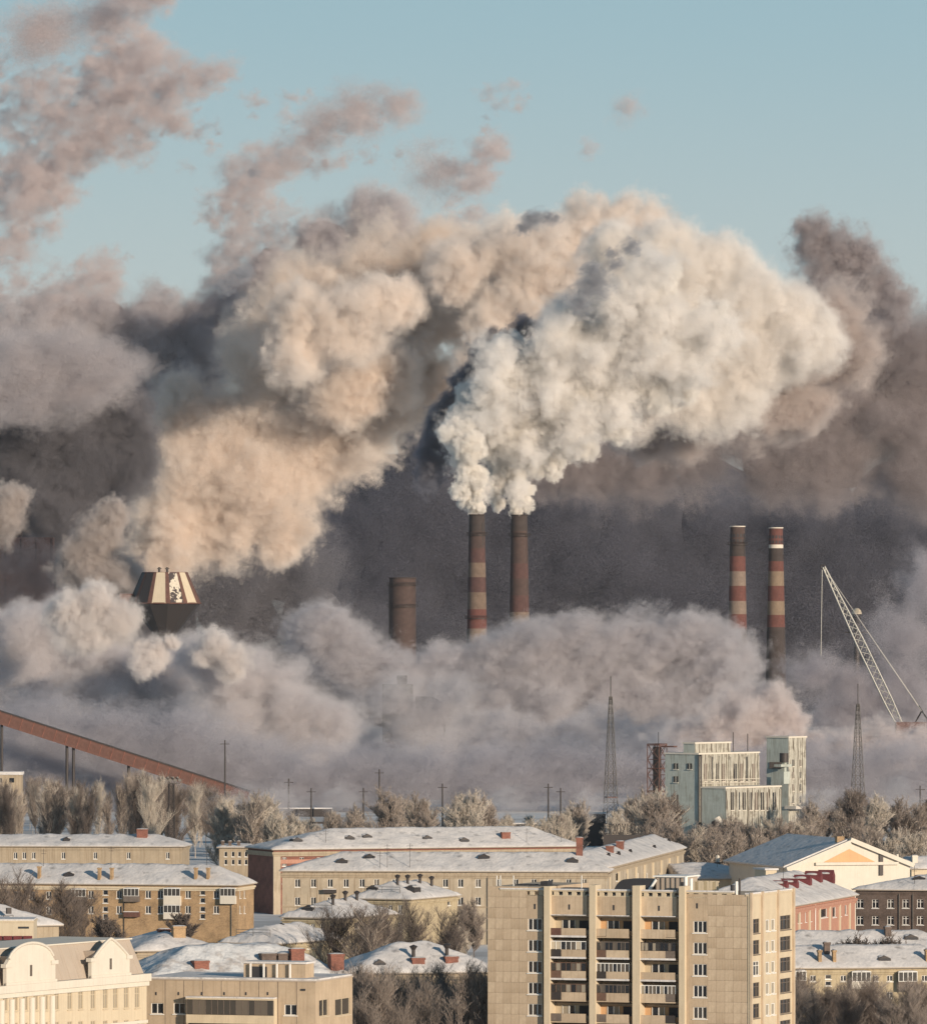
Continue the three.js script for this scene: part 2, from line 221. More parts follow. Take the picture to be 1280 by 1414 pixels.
// --- front long house
{
  const b = lot('long_house', 'front one of the two long parallel houses, cream wall under a snowy roof with dormers', 'house', 390, 612, 838, 610), E = eaveY(1203, 611), W = 14;
  shell(b, W, E - .16, M.cream, glaze(b, FRONT, [...rows([411, 433, 456, 478, 500, 636, 660, 689, 712, 737, 760], 7, [1214, 1239], 11), ...rows([520, 545, 615, 785, 806], 7, [1214], 11)], { bars: 2 }));
  addRoof(b, { W, eave: E, slope: .47, ends: [.6, 1] }); cornice(b, W, E - .16, M.tan, .8, .4);
  part('string_course', box(-.06, E - 7.4, .003, b.L + .06, E - 7.1, .14), M.tan, b.g);
  balcony(b, 447, 465, 1228, 1232, { mat: M.darkSteel }); balcony(b, 447, 465, 1251, 1255, { mat: M.darkSteel });
  for (const [x, y] of [[472, 1193], [510, 1187], [668, 1187], [790, 1192], [442, 1184]]) dormer(b, x, y, 2.4, 1.3); chimney(b, 800, 1181, 1.3, 3.6, M.redBrick); for (const [x, h] of [[525, 3.5], [535, 5], [566, 5]]) aerial(b, x, 1199, h); pipeAt(b, onWall(b, 673, 1230, FRONT)[0], 0, E - .5);
}
{
  const b = lot('corner_wing', 'corner wing of the cream long house turning away to the right, with pilasters', 'house', 839, 613, 944, 664), E = eaveY(1197, 614), W = 12;
  shell(b, W, E - .16, M.cream, glaze(b, FRONT, rows([852, 866, 880, 893, 910, 924, 936], 3.4, [1206, 1226], 10), { bars: 1 }));
  part('pilaster', [...Array(9)].map((_, i) => box(b.L * (i + .1) / 9, 0, .003, b.L * (i + .1) / 9 + 1.5, E - 1.4, .3)), M.lightConcrete, b.g);
  addRoof(b, { W, eave: E, slope: .45, ends: [.8, .9] }); cornice(b, W, E - .16, M.tan, .8, .4);
  chimney(b, 856, 1172, 2.2, 1.6, M.redBrick, 1.4); chimney(b, 842, 1176, 2.2, 1.2, M.redBrick, 1.4); for (const [x, y] of [[842, 1183], [856, 1181], [872, 1178], [905, 1172], [925, 1163]]) dormer(b, x, y, 1.5, 1);
}
// --- roof sign letters on a frame behind the wing
{
  const D = 690, g = thing('roof_sign', 'dark roof sign of large separate letters behind the corner wing', 'sign', at(834, 1152, D)), w = 2.05, h = 2.3;
  part('rail', [box(-.2, -2.5, -.1, 10.6, -.1, .05), box(-.2, .02, -.06, 10.6, .12, .04)], M.darkSteel, g);
  const gl = { E: [[0, 0, 0, 1], [0, 0, .8, 0], [0, 1, .8, 1], [0, .5, .6, .5]], X: [[0, 0, .9, 1], [0, 1, .9, 0]], O: [[0, .2, 0, .8], [.8, .2, .8, .8], [0, .8, .4, 1], [.8, .8, .4, 1], [0, .2, .4, 0], [.8, .2, .4, 0]], Y: [[0, 1, .45, .5], [.9, 1, .2, 0]], I: [[.3, 0, .3, 1]], U: [[0, 1, 0, 0], [0, 0, .8, 0], [.8, 0, .8, 1]] };
  [...'EIXOYIOUYI'].forEach((c, i) => part('letter', gl[c].map(([a, e, f, q]) => strut(V(i * 1.02 + a * .85, .12 + e * h, 0), V(i * 1.02 + f * .85, .12 + q * h, 0), .1)), M.darkSteel, g));
}
// --- curved terrace of three houses
for (const [px0, D0, px1, D1, py, lab, pots, dorm, fw] of [
  [485, 573, 566, 571, 1241, 'uppermost terrace house, snowy hip roof with four dark chimney pots above the thicket', [[549, 1222], [563, 1222], [580, 1221], [596, 1224]], [[513, 1231], [565, 1231]], [[618, 622, 1243, 1250]]],
  [392, 545, 472, 543, 1267, 'middle terrace house, snowy hip roof stepping down between its neighbours', [[460, 1250], [477, 1245], [493, 1245], [509, 1244]], [[424, 1259]], [[490, 496, 1272, 1282]]],
  [308, 519, 386, 517, 1302, 'lowest terrace house, yellow wall and snowy hip roof with a row of dark pots', [[364, 1276], [381, 1274], [400, 1272], [419, 1270]], [[425, 1258]], [[392, 395, 1304, 1314], [400, 403, 1303, 1313], [408, 411, 1302, 1312], [416, 419, 1301, 1311], [424, 427, 1300, 1310], [431, 434, 1299, 1309]]]]) {
  const b = lot('terrace_house', lab, 'house', px0, D0, px1, D1), E = eaveY(py, (D0 + D1) / 2), W = 22, R = RIGHT(b.L);
  const step = (px1 - px0) / 6;
  shell(b, W, E - .16, M.straw, glaze(b, FRONT, rows([1, 2, 3, 4, 5].map((k) => px0 + step * k), 6, [py + 9, py + 33], 12), { bars: 2 }), glaze(b, R, fw, { bars: 1 }));
  addRoof(b, { W, eave: E, slope: .5, ends: [.85, .85], thick: .38, rough: 1.5, res: .6 }); cornice(b, W, E - .16, M.straw, .6, .4);
  for (const p of pots) pot(b, p[0], p[1], 1.3); for (const p of dorm) dormer(b, p[0], p[1], 2.2, 1.3);
  part('snow_fence', [pole(b.L * .2, E + 1, E + 2.3, -.8, .05, 4), pole(b.L * .5, E + 1, E + 2.3, -.8, .05, 4), pole(b.L * .8, E + 1, E + 2.3, -.8, .05, 4), box(b.L * .2, E + 2.2, -.83, b.L * .8, E + 2.28, -.77), box(b.L * .2, E + 1.7, -.83, b.L * .8, E + 1.77, -.77)], M.metal, b.g);
}
// --- house behind the ornate building
{
  const b = lot('plaster_house', 'tan house with smooth snowy roof directly behind the right end of the ornate building', 'house', 190, 471, 308, 473), E = eaveY(1311, 473), W = 16;
  shell(b, W, E - .16, M.tan, glaze(b, FRONT, rows([214, 226, 250, 272, 292], 6, [1322, 1346], 12), { bars: 2 })); addRoof(b, { W, eave: E, slope: .45, ends: [.7, .7] }); cornice(b, W, E - .16, M.tan, .6, .4);
  chimney(b, 247, 1293, 2, 1.6, M.yellow, 1.2); chimney(b, 297, 1296, 1.8, 2, M.redBrick, 1.2); dormer(b, 227, 1297, 1, .5); dormer(b, 276, 1298, 1, .5);
}
// --- big shabby roof behind the panel block
{
  const b = lot('brick_house', 'house with a patchy snow and rust roof rising behind the beige panel block', 'house', 208, 436, 478, 440), E = eaveY(1349, 438), W = 17;
  shell(b, W, E - .16, M.tan, glaze(b, FRONT, rows([230, 262, 300, 340, 380, 420, 455], 8, [1360], 14), { bars: 2 })); addRoof(b, { W, eave: E, slope: .55, cap: 4.2, ends: [.9, .9], snow: M.dirtySnow, thick: .3, rough: 1.8, res: .55 });
  chimney(b, 277, 1335, 2.2, .9, M.redBrick, 1.6); chimney(b, 410, 1330, 2, 2.1, M.redBrick, 1.2); chimney(b, 464, 1338, 2, 2.2, M.redBrick, 1.6); chimney(b, 370, 1325, 2.2, .9, M.darkBrick, 1.4); chimney(b, 390, 1325, 1.6, .9, M.darkBrick, 1.4);
}
// --- house in the thicket, bottom centre
{
  const b = lot('brick_house', 'house at bottom centre, wide snowy hip roof with two brick chimneys behind bare trees', 'house', 484, 443, 690, 445), E = eaveY(1344, 443), W = 15;
  shell(b, W, E - .16, M.tan, glaze(b, FRONT, rows([510, 538, 582, 610, 640, 663], 8, [1359, 1385], 14), { bars: 2 })); addRoof(b, { W, eave: E, slope: .5, ends: [.85, .85], thick: .36, rough: 1.2, res: .6 }); cornice(b, W, E - .16, M.tan, .6, .4);
  for (const [x, y] of [[571, 1328], [617, 1326], [667, 1322]]) { chimney(b, x + 6, y + 3, 1.9, .9, M.redBrick, 1.2); pot(b, x, y - 2, 1.6); } dormer(b, 525, 1335, 1.8, 1.2);
  balcony(b, 655, 670, 1364, 1372, { mat: M.white });
}
// --- house above the ornate building
{
  const b = lot('plaster_house', 'house at left edge with a broad smooth snow roof above the ornate cream building', 'house', -90, 496, 82, 500), E = eaveY(1279, 498), W = 15;
  shell(b, W, E - .16, M.tan, []); addRoof(b, { W, eave: E, slope: .5, cap: 4.3, ends: [1, .7], thick: .4 });
  const [x] = onWall(b, 15, 1270, FRONT); part('loft_frame', [pole(x - 1, E, E + 1.8, -.5, .05, 4), pole(x + .7, E, E + 1.8, -.5, .05, 4), box(x - 1, E + 1.7, -.53, x + .7, E + 1.78, -.47), box(x - .5, E + 2, -.7, x + .3, E + 3, -.2)], M.darkSteel, b.g);
}
{
  const b = lot('service_annex', 'low cream flat-topped annex at left edge in front of the smooth snow roof', 'building', -60, 455, 47, 455), E = eaveY(1274, 455);
  shell(b, 9, E, M.ivory, [], [], []); part('parapet', box(-.1, E, -9.1, b.L + .1, E + .3, .1), M.lightConcrete, b.g); part('snow', box(0, E + .302, -9, b.L, E + .5, 0), M.snow, b.g); part('vent', box(b.L - 2.3, E - .9, .002, b.L - .7, E - .6, .08), M.dark, b.g);
  for (let i = 0; i < 4; i++) part('lean_to', box(b.L - 6 + i * 1.5, E - 2.6, .01, b.L - 4.7 + i * 1.5, E - 2, .7), M.redMetal, b.g);
}
// --- right: salmon terrace with red dormers
{
  const b = lot('salmon_house', 'salmon pink house right of the tower block with a row of dark red dormers', 'house', 1082, 518, 1180, 541), E = eaveY(1252, 519), W = 17;
  shell(b, W, E - .16, M.salmon, glaze(b, FRONT, [[1101, 1106, 1262, 1274], [1111, 1113, 1258, 1273], [1118, 1120, 1257, 1272], [1131, 1142, 1254, 1266], [1149, 1154, 1253, 1266], [1158, 1161, 1252, 1265], [1166, 1169, 1250, 1263]], { bars: 1 }));
  part('pilaster', [...Array(7)].map((_, i) => box(b.L * (i + .35) / 7, 0, .003, b.L * (i + .35) / 7 + .9, E - 1.3, .22)), M.ivory, b.g);
  addRoof(b, { W, eave: E, slope: .5, ends: [.8, .8], thick: .3 }); cornice(b, W, E - .16, M.salmon, .9, .4);
  for (const [x, y, h] of [[1087, 1227, 2], [1101, 1227, 2.4], [1119, 1223, 2.6], [1134, 1219, 2.8], [1151, 1218, 3]]) { dormer(b, x, y, 2.1, h * .75, M.redMetal, M.redMetal); }
  for (const [x, y] of [[1139, 1211], [1154, 1211]]) dormer(b, x, y, 2.4, 1, M.redMetal, M.redMetal); aerial(b, 1081, 1232, 5); pipeAt(b, b.L * .42, 0, E - .5, FRONT, M.frame);
}
{
  const b = lot('brick_house', 'dark brown brick house at right edge with white cross windows under a snowy roof', 'house', 1181, 547, 1340, 544.5), E = eaveY(1228, 547), W = 14;
  shell(b, W, E - .16, M.darkBrick, glaze(b, FRONT, [...rows([1187, 1208, 1229, 1250, 1270, 1295], 9, [1242, 1265], 12)], { bars: 2, cross: true }), null, null);
  addRoof(b, { W, eave: E, slope: .47, ends: [.4, 1], thick: .35 }); cornice(b, W, E - .16, M.darkBrick, .5, .25); chimney(b, 1243, 1213, 2.3, 1.4, M.redBrick, 1.4); dormer(b, 1268, 1216, 2.4, 1); aerial(b, 1262, 1222, 3.5); pipeAt(b, onWall(b, 1241, 1250, FRONT)[0], 0, E - .4); pipeAt(b, onWall(b, 1260, 1250, FRONT)[0], 0, E - .4);
}
// --- theatre-like gable
{
  const b = lot('gabled_hall', 'large hall with a wide white pediment and an apricot triangle in its gable', 'hall', 1088, 634, 1256, 637), W = 40, E = eaveY(1197, 634), P = eaveY(1161, 637), L = b.L;
  const tri = (x0, x1, y0, y1, z0, z1) => metric(new THREE.ExtrudeGeometry(new THREE.Shape([new THREE.Vector2(x0, y0), new THREE.Vector2(x1, y0), new THREE.Vector2((x0 + x1) / 2, y1)]), { depth: z1 - z0, bevelEnabled: false }).translate(0, 0, z0));
  part('wall', [box(0, 0, -W, L, E, -.1), tri(0, L, E, P - .2, -W, -.11)], M.white, b.g);
  part('tympanum', tri(L * .29, L * .71, E + .9, E + .9 + (P - E) * .52, -.1, .02), M.apricot, b.g);
  const rk = (s) => { const a = V(s < 0 ? -.6 : L + .6, E - .25, 0), c = V(L / 2, P + .1, 0), d = c.clone().sub(a), len = d.length(), g = new THREE.BoxGeometry(len, .9, 1.2).translate(0, -.3, 0); g.rotateZ(Math.atan2(d.y, d.x)); return metric(g.translate((a.x + c.x) / 2, (a.y + c.y) / 2, .15)); };
  part('raking_cornice', rk(-1), M.white, b.g); part('raking_cornice', rk(1).translate(0, .004, -.004), M.white, b.g); part('base_cornice', box(L * .22, E + .25, -.1, L * .9, E + .85, .5), M.white, b.g);
  const slope = (s) => { const a = V(s < 0 ? -1 : L + 1, E - .1, 0), c = V(L / 2, P + .35, 0), d = c.clone().sub(a), g = new THREE.BoxGeometry(d.length(), .35, W + .6).rotateZ(Math.atan2(d.y, d.x)); return metric(g.translate((a.x + c.x) / 2, (a.y + c.y) / 2, -W / 2 - .8)); };
  part('roof', slope(-1), M.snow, b.g); part('roof', slope(1).translate(0, .003, .003), M.snow, b.g); part('chimney', [box(L * .42, P - .8, -3, L * .48, P + 1, -1.6)], M.yellow, b.g); part('drainpipe', box(L * .745, E - 2, .05, L * .775, E + 2.6, .3), M.darkSteel, b.g);
  part('vent_pipe', pole(L * .92, E, E + 2.4, -2, .3), M.white, b.g);
}
{
  const b = lot('low_building', 'long low building with a flat snowy roof, half in blue shade beside the gabled hall', 'building', 944, 648, 1080, 650), E = eaveY(1214, 648), W = 26;
  shell(b, W, E - .16, M.ivory, []); addRoof(b, { W, eave: E, slope: .2, cap: 2.6, ends: [0, 1], thick: .4, rough: 1.6 }); for (const [x, h] of [[990, 6], [1022, 3]]) aerial(b, x, 1200, h); chimney(b, 995, 1193, 2, .7, M.redBrick); chimney(b, 1053, 1183, .9, 2.2, M.darkBrick);
  part('roof_vent', metric(new THREE.CapsuleGeometry(.45, 1.4, 4, 8).translate(onRoof(b, 961, 1181)[0], E + 3.6, -onRoof(b, 961, 1181)[1])), M.white, b.g);
}
{
  const b = lot('gate_lodge', 'tiny cream lodge with a white roof edge in front of the gabled hall', 'building', 1057, 600, 1072, 600.3), E = eaveY(1201, 601);
  shell(b, 6, E, M.ivory, [], glaze(b, RIGHT(b.L), [[1073, 1074, 1207, 1212]], { bars: 1 })); part('roof', box(-.3, E, -6.3, b.L + .3, E + .35, .3), M.snow, b.g);
}
{
  const b = lot('plaster_house', 'house at far right edge showing only a small snowy roof beside the gable', 'house', 1258, 665, 1330, 666), E = eaveY(1199, 666); shell(b, 10, E - .16, M.ivory, []); addRoof(b, { W: 10, eave: E, slope: .42, ends: [0, 1] }); chimney(b, 1262, 1190, 1.2, 1.4, M.white);
}
// --- lower right yellow house and the roof behind it
{
  const b = lot('brick_house', 'yellow house at lower right, broad snow roof with slim chimneys and blue shadows', 'house', 1060, 469, 1330, 471), E = eaveY(1336, 470), W = 11.5;
  const wins = [...rows([1122, 1164, 1208, 1228, 1276], 8, [1347, 1370], 8), ...rows([1143], 8, [1346, 1355, 1370], 6, { bars: 1 })];
  shell(b, W, E - .16, M.straw, glaze(b, FRONT, wins, { bars: 2 })); addRoof(b, { W, eave: E, slope: .5, ends: [1, 1], thick: .26, rough: .7 }); cornice(b, W, E - .16, M.straw, .6, .4);
  balcony(b, 1096, 1111, 1354, 1365, { mat: M.board, glazed: true }); balcony(b, 1174, 1200, 1355, 1364, { mat: M.white, glazed: true }); balcony(b, 1238, 1264, 1355, 1366, { mat: M.board, glazed: true });
  for (const [x, y] of [[1131, 1327], [1151, 1327], [1279, 1326]]) chimney(b, x, y, .5, 1.7, M.yellow, 1.1); chimney(b, 1141, 1317, .9, 1.8, M.darkBrick, .9); dormer(b, 1221, 1327, 2, 1);
}
{
  const b = lot('plaster_house', 'house at lower right of which only a plain snow roof shows behind the yellow house', 'house', 1060, 505, 1330, 507), E = eaveY(1316, 506), W = 13; shell(b, W, E - .16, M.tan, []); addRoof(b, { W, eave: E, slope: .47, ends: [1, 1], thick: .35 }); chimney(b, 1225, 1293, 1, 1.6, M.darkBrick, 1.4); dormer(b, 1258, 1299, 2.4, 1.2);
}
// --- ornate cream building, bottom left
{
  const b = lot('ornate_building', 'cream ornate building at bottom left with two shaped gables on a grey mansard', 'building', -60, 371, 203, 388), Y = eaveY(1346, 387), W = 14, L = b.L;
  const lowY = 10, xs = [8, 22, 36, 50, 64, 79, 97, 112, 129, 146, 160, 175, 190];
  const hs = glaze(b, FRONT, [...xs, -6, -20].flatMap((x) => { const k = (203 - x) / 203; return [[x - 3.2, x + 3.2, 1363 + 5 * k, 1391 + 5 * k], [x - 3.2, x + 3.2, 1408 + 5 * k, 1434]]; }), { bars: 2, cross: true, frame: M.ivory, pane: M.glass[4], deep: .16 });
  shell(b, W, Y, M.ivory, hs, [], [], 0);
  part('cornice', [box(-.3, Y - .9, -W, L + .3, Y + .05, .55), box(-.2, Y - 1.5, -W, L + .2, Y - .903, .3)], M.white, b.g);
  for (const x of [...xs, -6].map((v) => v + 7.2)) { const [q] = onWall(b, x, 1380, FRONT); if (x < 75) part('half_column', pole(q, 0, Y - 1.7, .12, .42, 12), M.white, b.g); }
  for (const x of xs) { const [q, y] = onWall(b, x, 1361 + 5 * (203 - x) / 203, FRONT); if (x > 72) part('hood', [box(q - .6, y, .003, q + .6, y + .22, .28), box(q - .5, y - .1, .003, q - .32, y, .2)], M.white, b.g); }
  part('sill_band', box(-.02, Y - 6.3, .003, L + .02, Y - 5.9, .2), M.white, b.g);
  // mansard, cut back on every side, in standing metal sheets
  const H = 4.35, cut = 1.5, prof = new THREE.BufferGeometry(), pts = [[.1, 0, -.5], [L + .1, 0, -.5], [L + .1, 0, -W], [.1, 0, -W], [cut * .6, H, -2.1], [L - cut * .5, H, -2.1], [L - cut * .5, H, -W + 2], [cut * .6, H, -W + 2]], tr = [[0, 1, 5], [0, 5, 4], [1, 2, 6], [1, 6, 5], [2, 3, 7], [2, 7, 6], [3, 0, 4], [3, 4, 7], [4, 5, 6], [4, 6, 7]];
  prof.setAttribute('position', new THREE.Float32BufferAttribute(tr.flat().flatMap((i) => [pts[i][0], pts[i][1] + Y + .06, pts[i][2]]), 3)); prof.computeVertexNormals();
  const roof = part('roof', metric(prof), M.grey, b.g);
  for (let i = 0; i < 22; i++) { const x = .8 + i * (L - 2) / 21; part('seam', strut(V(x, Y + .1, -.5), V(lp(x, L / 2, .03), Y + H, -2.08), .045), M.grey, roof); }
  part('ridge_cap', box(0, Y + H + .07, -W + 1.5, L - .4, Y + H + .25, -1.9), M.white, b.g);
  for (const [l, r, top, base, round] of [[4, 76, 1303, 1344, 1], [122, 178, 1297, 1337, 0]]) {
    const [x0, y0] = onWall(b, l, base, FRONT), [x1] = onWall(b, r, base, FRONT), [, yt] = onWall(b, (l + r) / 2, top, FRONT), c = (x0 + x1) / 2, hw = (x1 - x0) / 2 * .94, s = new THREE.Shape(), h0 = lp(Y, yt, .52);
    s.moveTo(c - hw, Y - .2); s.lineTo(c - hw, h0);
    for (let i = 0; i <= 16; i++) { const t = i / 16 * 2 - 1; s.lineTo(c + t * hw * .88, h0 + (yt - h0) * (round ? Math.sqrt(1 - t * t * .93) : (1 - Math.pow(Math.abs(t), 1.25)))); }
    s.lineTo(c + hw, h0); s.lineTo(c + hw, Y - .2);
    const gab = part('shaped_gable', metric(new THREE.ExtrudeGeometry(s, { depth: .5, bevelEnabled: false }).translate(0, 0, -.15)), M.white, b.g), trim = [];
    for (let i = 0; i < 16; i++) { const P = (k) => { const t = k / 16 * 2 - 1; return V(c + t * hw * .9, h0 + .1 + (yt - h0) * (round ? Math.sqrt(1 - t * t * .93) : (1 - Math.pow(Math.abs(t), 1.25))), .36); }; trim.push(strut(P(i), P(i + 1), .2, .2, 6)); }
    trim.push(box(c - hw - .45, h0 - .35, -.2, c - hw * .8, h0 + .12, .55), box(c + hw * .8, h0 - .35, -.2, c + hw + .45, h0 + .12, .55), box(c - hw - .2, Y + .06, .36, c + hw + .2, Y + .4, .5));
    part('moulding', trim, M.white, gab); part('slot_window', box(c - .28, Y + 1, .352, c + .28, Y + 2.4, .37), M.glass[3], gab); part('gable_roof', box(c - hw * .7, Y + .5, -3.2, c + hw * .7, h0 + (yt - h0) * .4, -.152), M.grey, gab);
  }
}

// ---------------------------------------------------------------- beige panel block, bottom left
{
  const b = lot('panel_block', 'beige panel block at bottom left with a long glazed balcony and a brighter right side', 'building', 203, 391, 436, 388.2), Y = eaveY(1356, 388.5), W = 15, L = b.L, R = RIGHT(L), [bx0] = onWall(b, 262, 1390, FRONT), [bx1] = onWall(b, 383, 1390, FRONT);
  const fh = glaze(b, FRONT, [[209, 226, 1385, 1400], [240, 256, 1385, 1400], [393, 410, 1387, 1402]], { bars: 2 }), rh = glaze(b, R, [[441, 454, 1381, 1402], [463, 484, 1380, 1400]], { bars: 2, frame: M.ivory });
  shell(b, W, Y, M.concrete, fh, rh, []); part('roof_edge', box(-.1, Y, -W - .1, L + .1, Y + .18, .1), M.grey, b.g); part('snow', box(0, Y + .182, -W, L, Y + .4, 0), M.snow, b.g);
  const y = [1359, 1374].map((p) => onWall(b, 300, p, FRONT)[1]);
  for (let i = 0; i < 9; i++) { const x = L * i / 9; if (i) part('panel_joint', box(x - .03, Y - 9, .004, x + .03, Y, .02), M.board, b.g); }
  for (const q of [216, 247, 279, 310, 340, 370]) { const [x, yy] = onWall(b, q, 1372, FRONT); part('vent', box(x - .1, yy - .2, .01, x + .1, yy + .2, .05), M.dark, b.g); } { const [x, yy] = onWall(b, 419, 1367, FRONT); part('vent', box(x - .3, yy - .1, .01, x + .3, yy + .15, .12), M.dark, b.g); }
  // loggia that stands proud: slab, rail panel, glass in two runs
  const yt = onWall(b, 320, 1380, FRONT)[1], yb = onWall(b, 320, 1401, FRONT)[1], z = 1.3, lg = part('loggia', [box(bx0, yt, .01, bx1, yt + .2, z + .15), box(bx0, yb - 1.1, z - .12, bx1, yb, z), box(bx0, 0, .01, bx0 + .15, yt, z - .13), box(bx1 - .15, 0, .01, bx1, yt, z - .13), box(bx0, yb - 4, z - .12, bx1, yb - 2.9, z)], M.lightConcrete, b.g);
  const n = 14; for (let i = 0; i < n; i++) { const x = lp(bx0 + .1, bx1 - .1, i / n), w = (bx1 - bx0 - .2) / n; part('pane', box(x + .05, yb + .05, z - .09, x + w - .03, yt - .05, z - .05), M.glass[2 + (hash(i, 3, 1) < .45 ? 1 : 0)], lg); }
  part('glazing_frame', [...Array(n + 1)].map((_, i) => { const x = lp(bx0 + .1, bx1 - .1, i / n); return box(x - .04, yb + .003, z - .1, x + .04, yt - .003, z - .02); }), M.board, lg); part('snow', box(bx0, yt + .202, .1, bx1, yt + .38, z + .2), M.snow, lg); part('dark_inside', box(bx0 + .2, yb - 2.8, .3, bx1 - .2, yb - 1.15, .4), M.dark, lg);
  // rooftop shed with snow
  const [sx0, sy] = onWall(b, 328, 1352, FRONT), [sx1] = onWall(b, 413, 1352, FRONT), sh = part('rooftop_shed', [box(sx0, Y + .1, -6, sx1, Y + 2.2, -2.5)], M.concrete, b.g); part('snow', box(sx0 - .2, Y + 2.2, -6.2, sx1 + .2, Y + 2.45, -2.3), M.snow, sh); part('doorway', box(sx0 + 1, Y + .4, -2.498, sx0 + 3.2, Y + 1.8, -2.44), M.dark, sh); part('post', [0, 1, 2, 3].map((i) => box(sx0 + 1 + i * 1.8, Y + .41, -2.2, sx0 + 1.2 + i * 1.8, Y + 2.19, -2)), M.frame, sh);
}
// ---------------------------------------------------------------- the tower block
{
  const b = lot('tower_block', 'tall tan panel tower block in the right foreground with stacked balconies', 'apartment block', 673, 405.2, 1035, 400), L = b.L, R = RIGHT(L), W = onWall(b, 1095, 1300, R)[0], g = b.g, X = (px) => onWall(b, px, 1300, FRONT)[0], Z0 = 6;
  const top = onWall(b, 700, 1224, FRONT)[1], pitch = 2.86, y1 = onWall(b, 738, 1268.5, FRONT)[1];       // y1: head of the top row of windows
  const head = (i) => y1 - i * pitch, N = 8;
  const bays = [[761, 810], [824, 869.5], [885, 933.5]].map((q) => q.map(X)), cols = [[753, 761], [815.5, 824], [875, 885], [939, 947]].map((q) => q.map(X)), xl = X(749), xr = X(947), wl = [X(728.5), X(747.5)], wr = [X(956.5), X(975)];
  // core behind the panels, then the bays' back walls
  part('core', [box(.12, 0, -W + .12, xl - .02, top - .06, -.5), box(xl, 0, -W + .12, xr, top - 1.2, -1.7), box(xr + .02, 0, -W + .12, L - .3, top - .9, -.5), box(bays[0][0] - 1.4, top - 4, -1.69, xr, top - 1.25, -.32)], M.concrete, g);
  // facade panels: two to a storey, with recessed joints and real window openings
  const pg = (w, h) => keep('panel' + w.toFixed(2) + h.toFixed(2), () => { const s = new THREE.Shape(), a = .011, c = .02; s.moveTo(a + c, a); s.lineTo(w - a - c, a); s.lineTo(w - a, a + c); s.lineTo(w - a, h - a - c); s.lineTo(w - a - c, h - a); s.lineTo(a + c, h - a); s.lineTo(a, h - a - c); s.lineTo(a, a + c); return metric(new THREE.ExtrudeGeometry(s, { depth: .2, bevelEnabled: false })); });
  const pan = (x, y, w, h, wall, z = -.3, mat) => { const p = part('panel', pg(w, h), mat ?? M.panel[Math.floor(rnd() * 3)], g); p.applyMatrix4(wall.clone().multiply(new THREE.Matrix4().makeTranslation(x, y, z + rnd() * .012))); };
  const span = (x0, x1, n, y0, yTop, h, wall, z) => { for (let y = yTop; y > y0; y -= h) for (let i = 0; i < n; i++) pan(lp(x0, x1, i / n), y - h, (x1 - x0) / n, h, wall, z); };
  const half = pitch / 2, yLow = head(N) - 1.43;
  span(0, wl[0] - .15, 5, Z0, top, half, FRONT); span(wr[1] + .15, L, 5, Z0, top - .7, half, FRONT);
  part('wall', [box(0, 0, -.3, wl[0] - .15, Z0 - .2, -.1), box(wr[1] + .15, 0, -.3, L, Z0 - .2, -.1)], M.concrete, g);
  // the window strips
  for (const [x0, x1, w, tp] of [[wl[0] - .15, xl, wl, top - 1.1], [xr, wr[1] + .15, wr, top - .7]]) {
    const holes = []; for (let i = 0; i < N; i++) holes.push([w[0] - x0, head(i) - 1.55, w[1] - w[0], 1.55]);
    part('wall', wallSheet(x1 - x0, 0, tp, holes, new THREE.Matrix4().makeTranslation(x0, 0, -.1), .25), M.panel[1], g);
    for (let i = 0; i < N; i++) windowAt(b, FRONT, w[0], head(i) - 1.55, w[1] - w[0], 1.55, { bars: 3, deep: .32, pane: M.glass[[0, 1, 0, 0, 2, 0, 1, 0][i]] });
    const px = (x0 + x1) / 2; part('vent', box(px - .12, tp - 1.9, -.099, px + .12, tp - 1.2, -.07), M.dark, g);
  }
  // pilasters between the bays, deep enough to throw shade
  cols.forEach(([a, c], i) => part('pilaster', [box(a, 0, -1.69, c, top + (i ? .35 : .1), .62)], M.lightConcrete, g));
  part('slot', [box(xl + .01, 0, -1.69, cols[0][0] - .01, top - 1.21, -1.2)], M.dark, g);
  // parapet with notches and snow
  for (const [x0, x1] of [[X(690), cols[0][0]], bays[0], bays[1], bays[2], [xr, X(1012)]]) {
    const n = Math.max(3, Math.round((x1 - x0) / 1.25)), yb = top - 1.2, l = [box(x0 + .02, yb - .003, -.6, x1 - .02, yb + .12, -.1)]; for (let i = 0; i < n; i++) { const c = lp(x0, x1, (i + .5) / n); l.push(box(c - .3, yb + .12, -.55, c + .3, yb + .62, -.12)); }
    l.push(box(x0 + .02, yb + .62, -.6, x1 - .02, yb + .8, -.05)); const pp = part('parapet', l, M.lightConcrete, g); part('snow', box(x0, yb + .803, -.7, x1, yb + 1, .02), M.snow, pp); part('shade_strip', box(x0 + .05, yb + .13, -1.3, x1 - .05, yb + .6, -1.2), M.board, pp);  // dark strip behind the notches, their shade put into its colour
  }
  // balconies
  const kinds = [[[1, 'rust', 'open', 0], [0, 'panel', 'open', 1], [0, 'panel', 'open', 2]], [[1, 'dark', 'lit', 3], [1, 'wood', 'glazed', 4], [1, 'board', 'glazed', 5]], [[1, 'wood', 'glazed', 6], [1, 'dark', 'glazed', 7], [1, 'panel', 'open', 8]], [[0, 'dark', 'glazed', 9], [0, 'wood', 'glazed', 10], [0, 'board', 'glazed', 11]], [[0, 'board', 'open', 12], [0, 'board', 'open', 13], [0, 'dark', 'open', 14]], [[1, 'wood', 'glazed', 15], [0, 'panel', 'open', 16], [0, 'dark', 'glazed', 17]], [[0, 'board', 'open', 18], [1, 'dark', 'glazed', 19], [0, 'wood', 'open', 20]], [[0, 'wood', 'glazed', 21], [0, 'dark', 'open', 22], [0, 'board', 'open', 23]]];
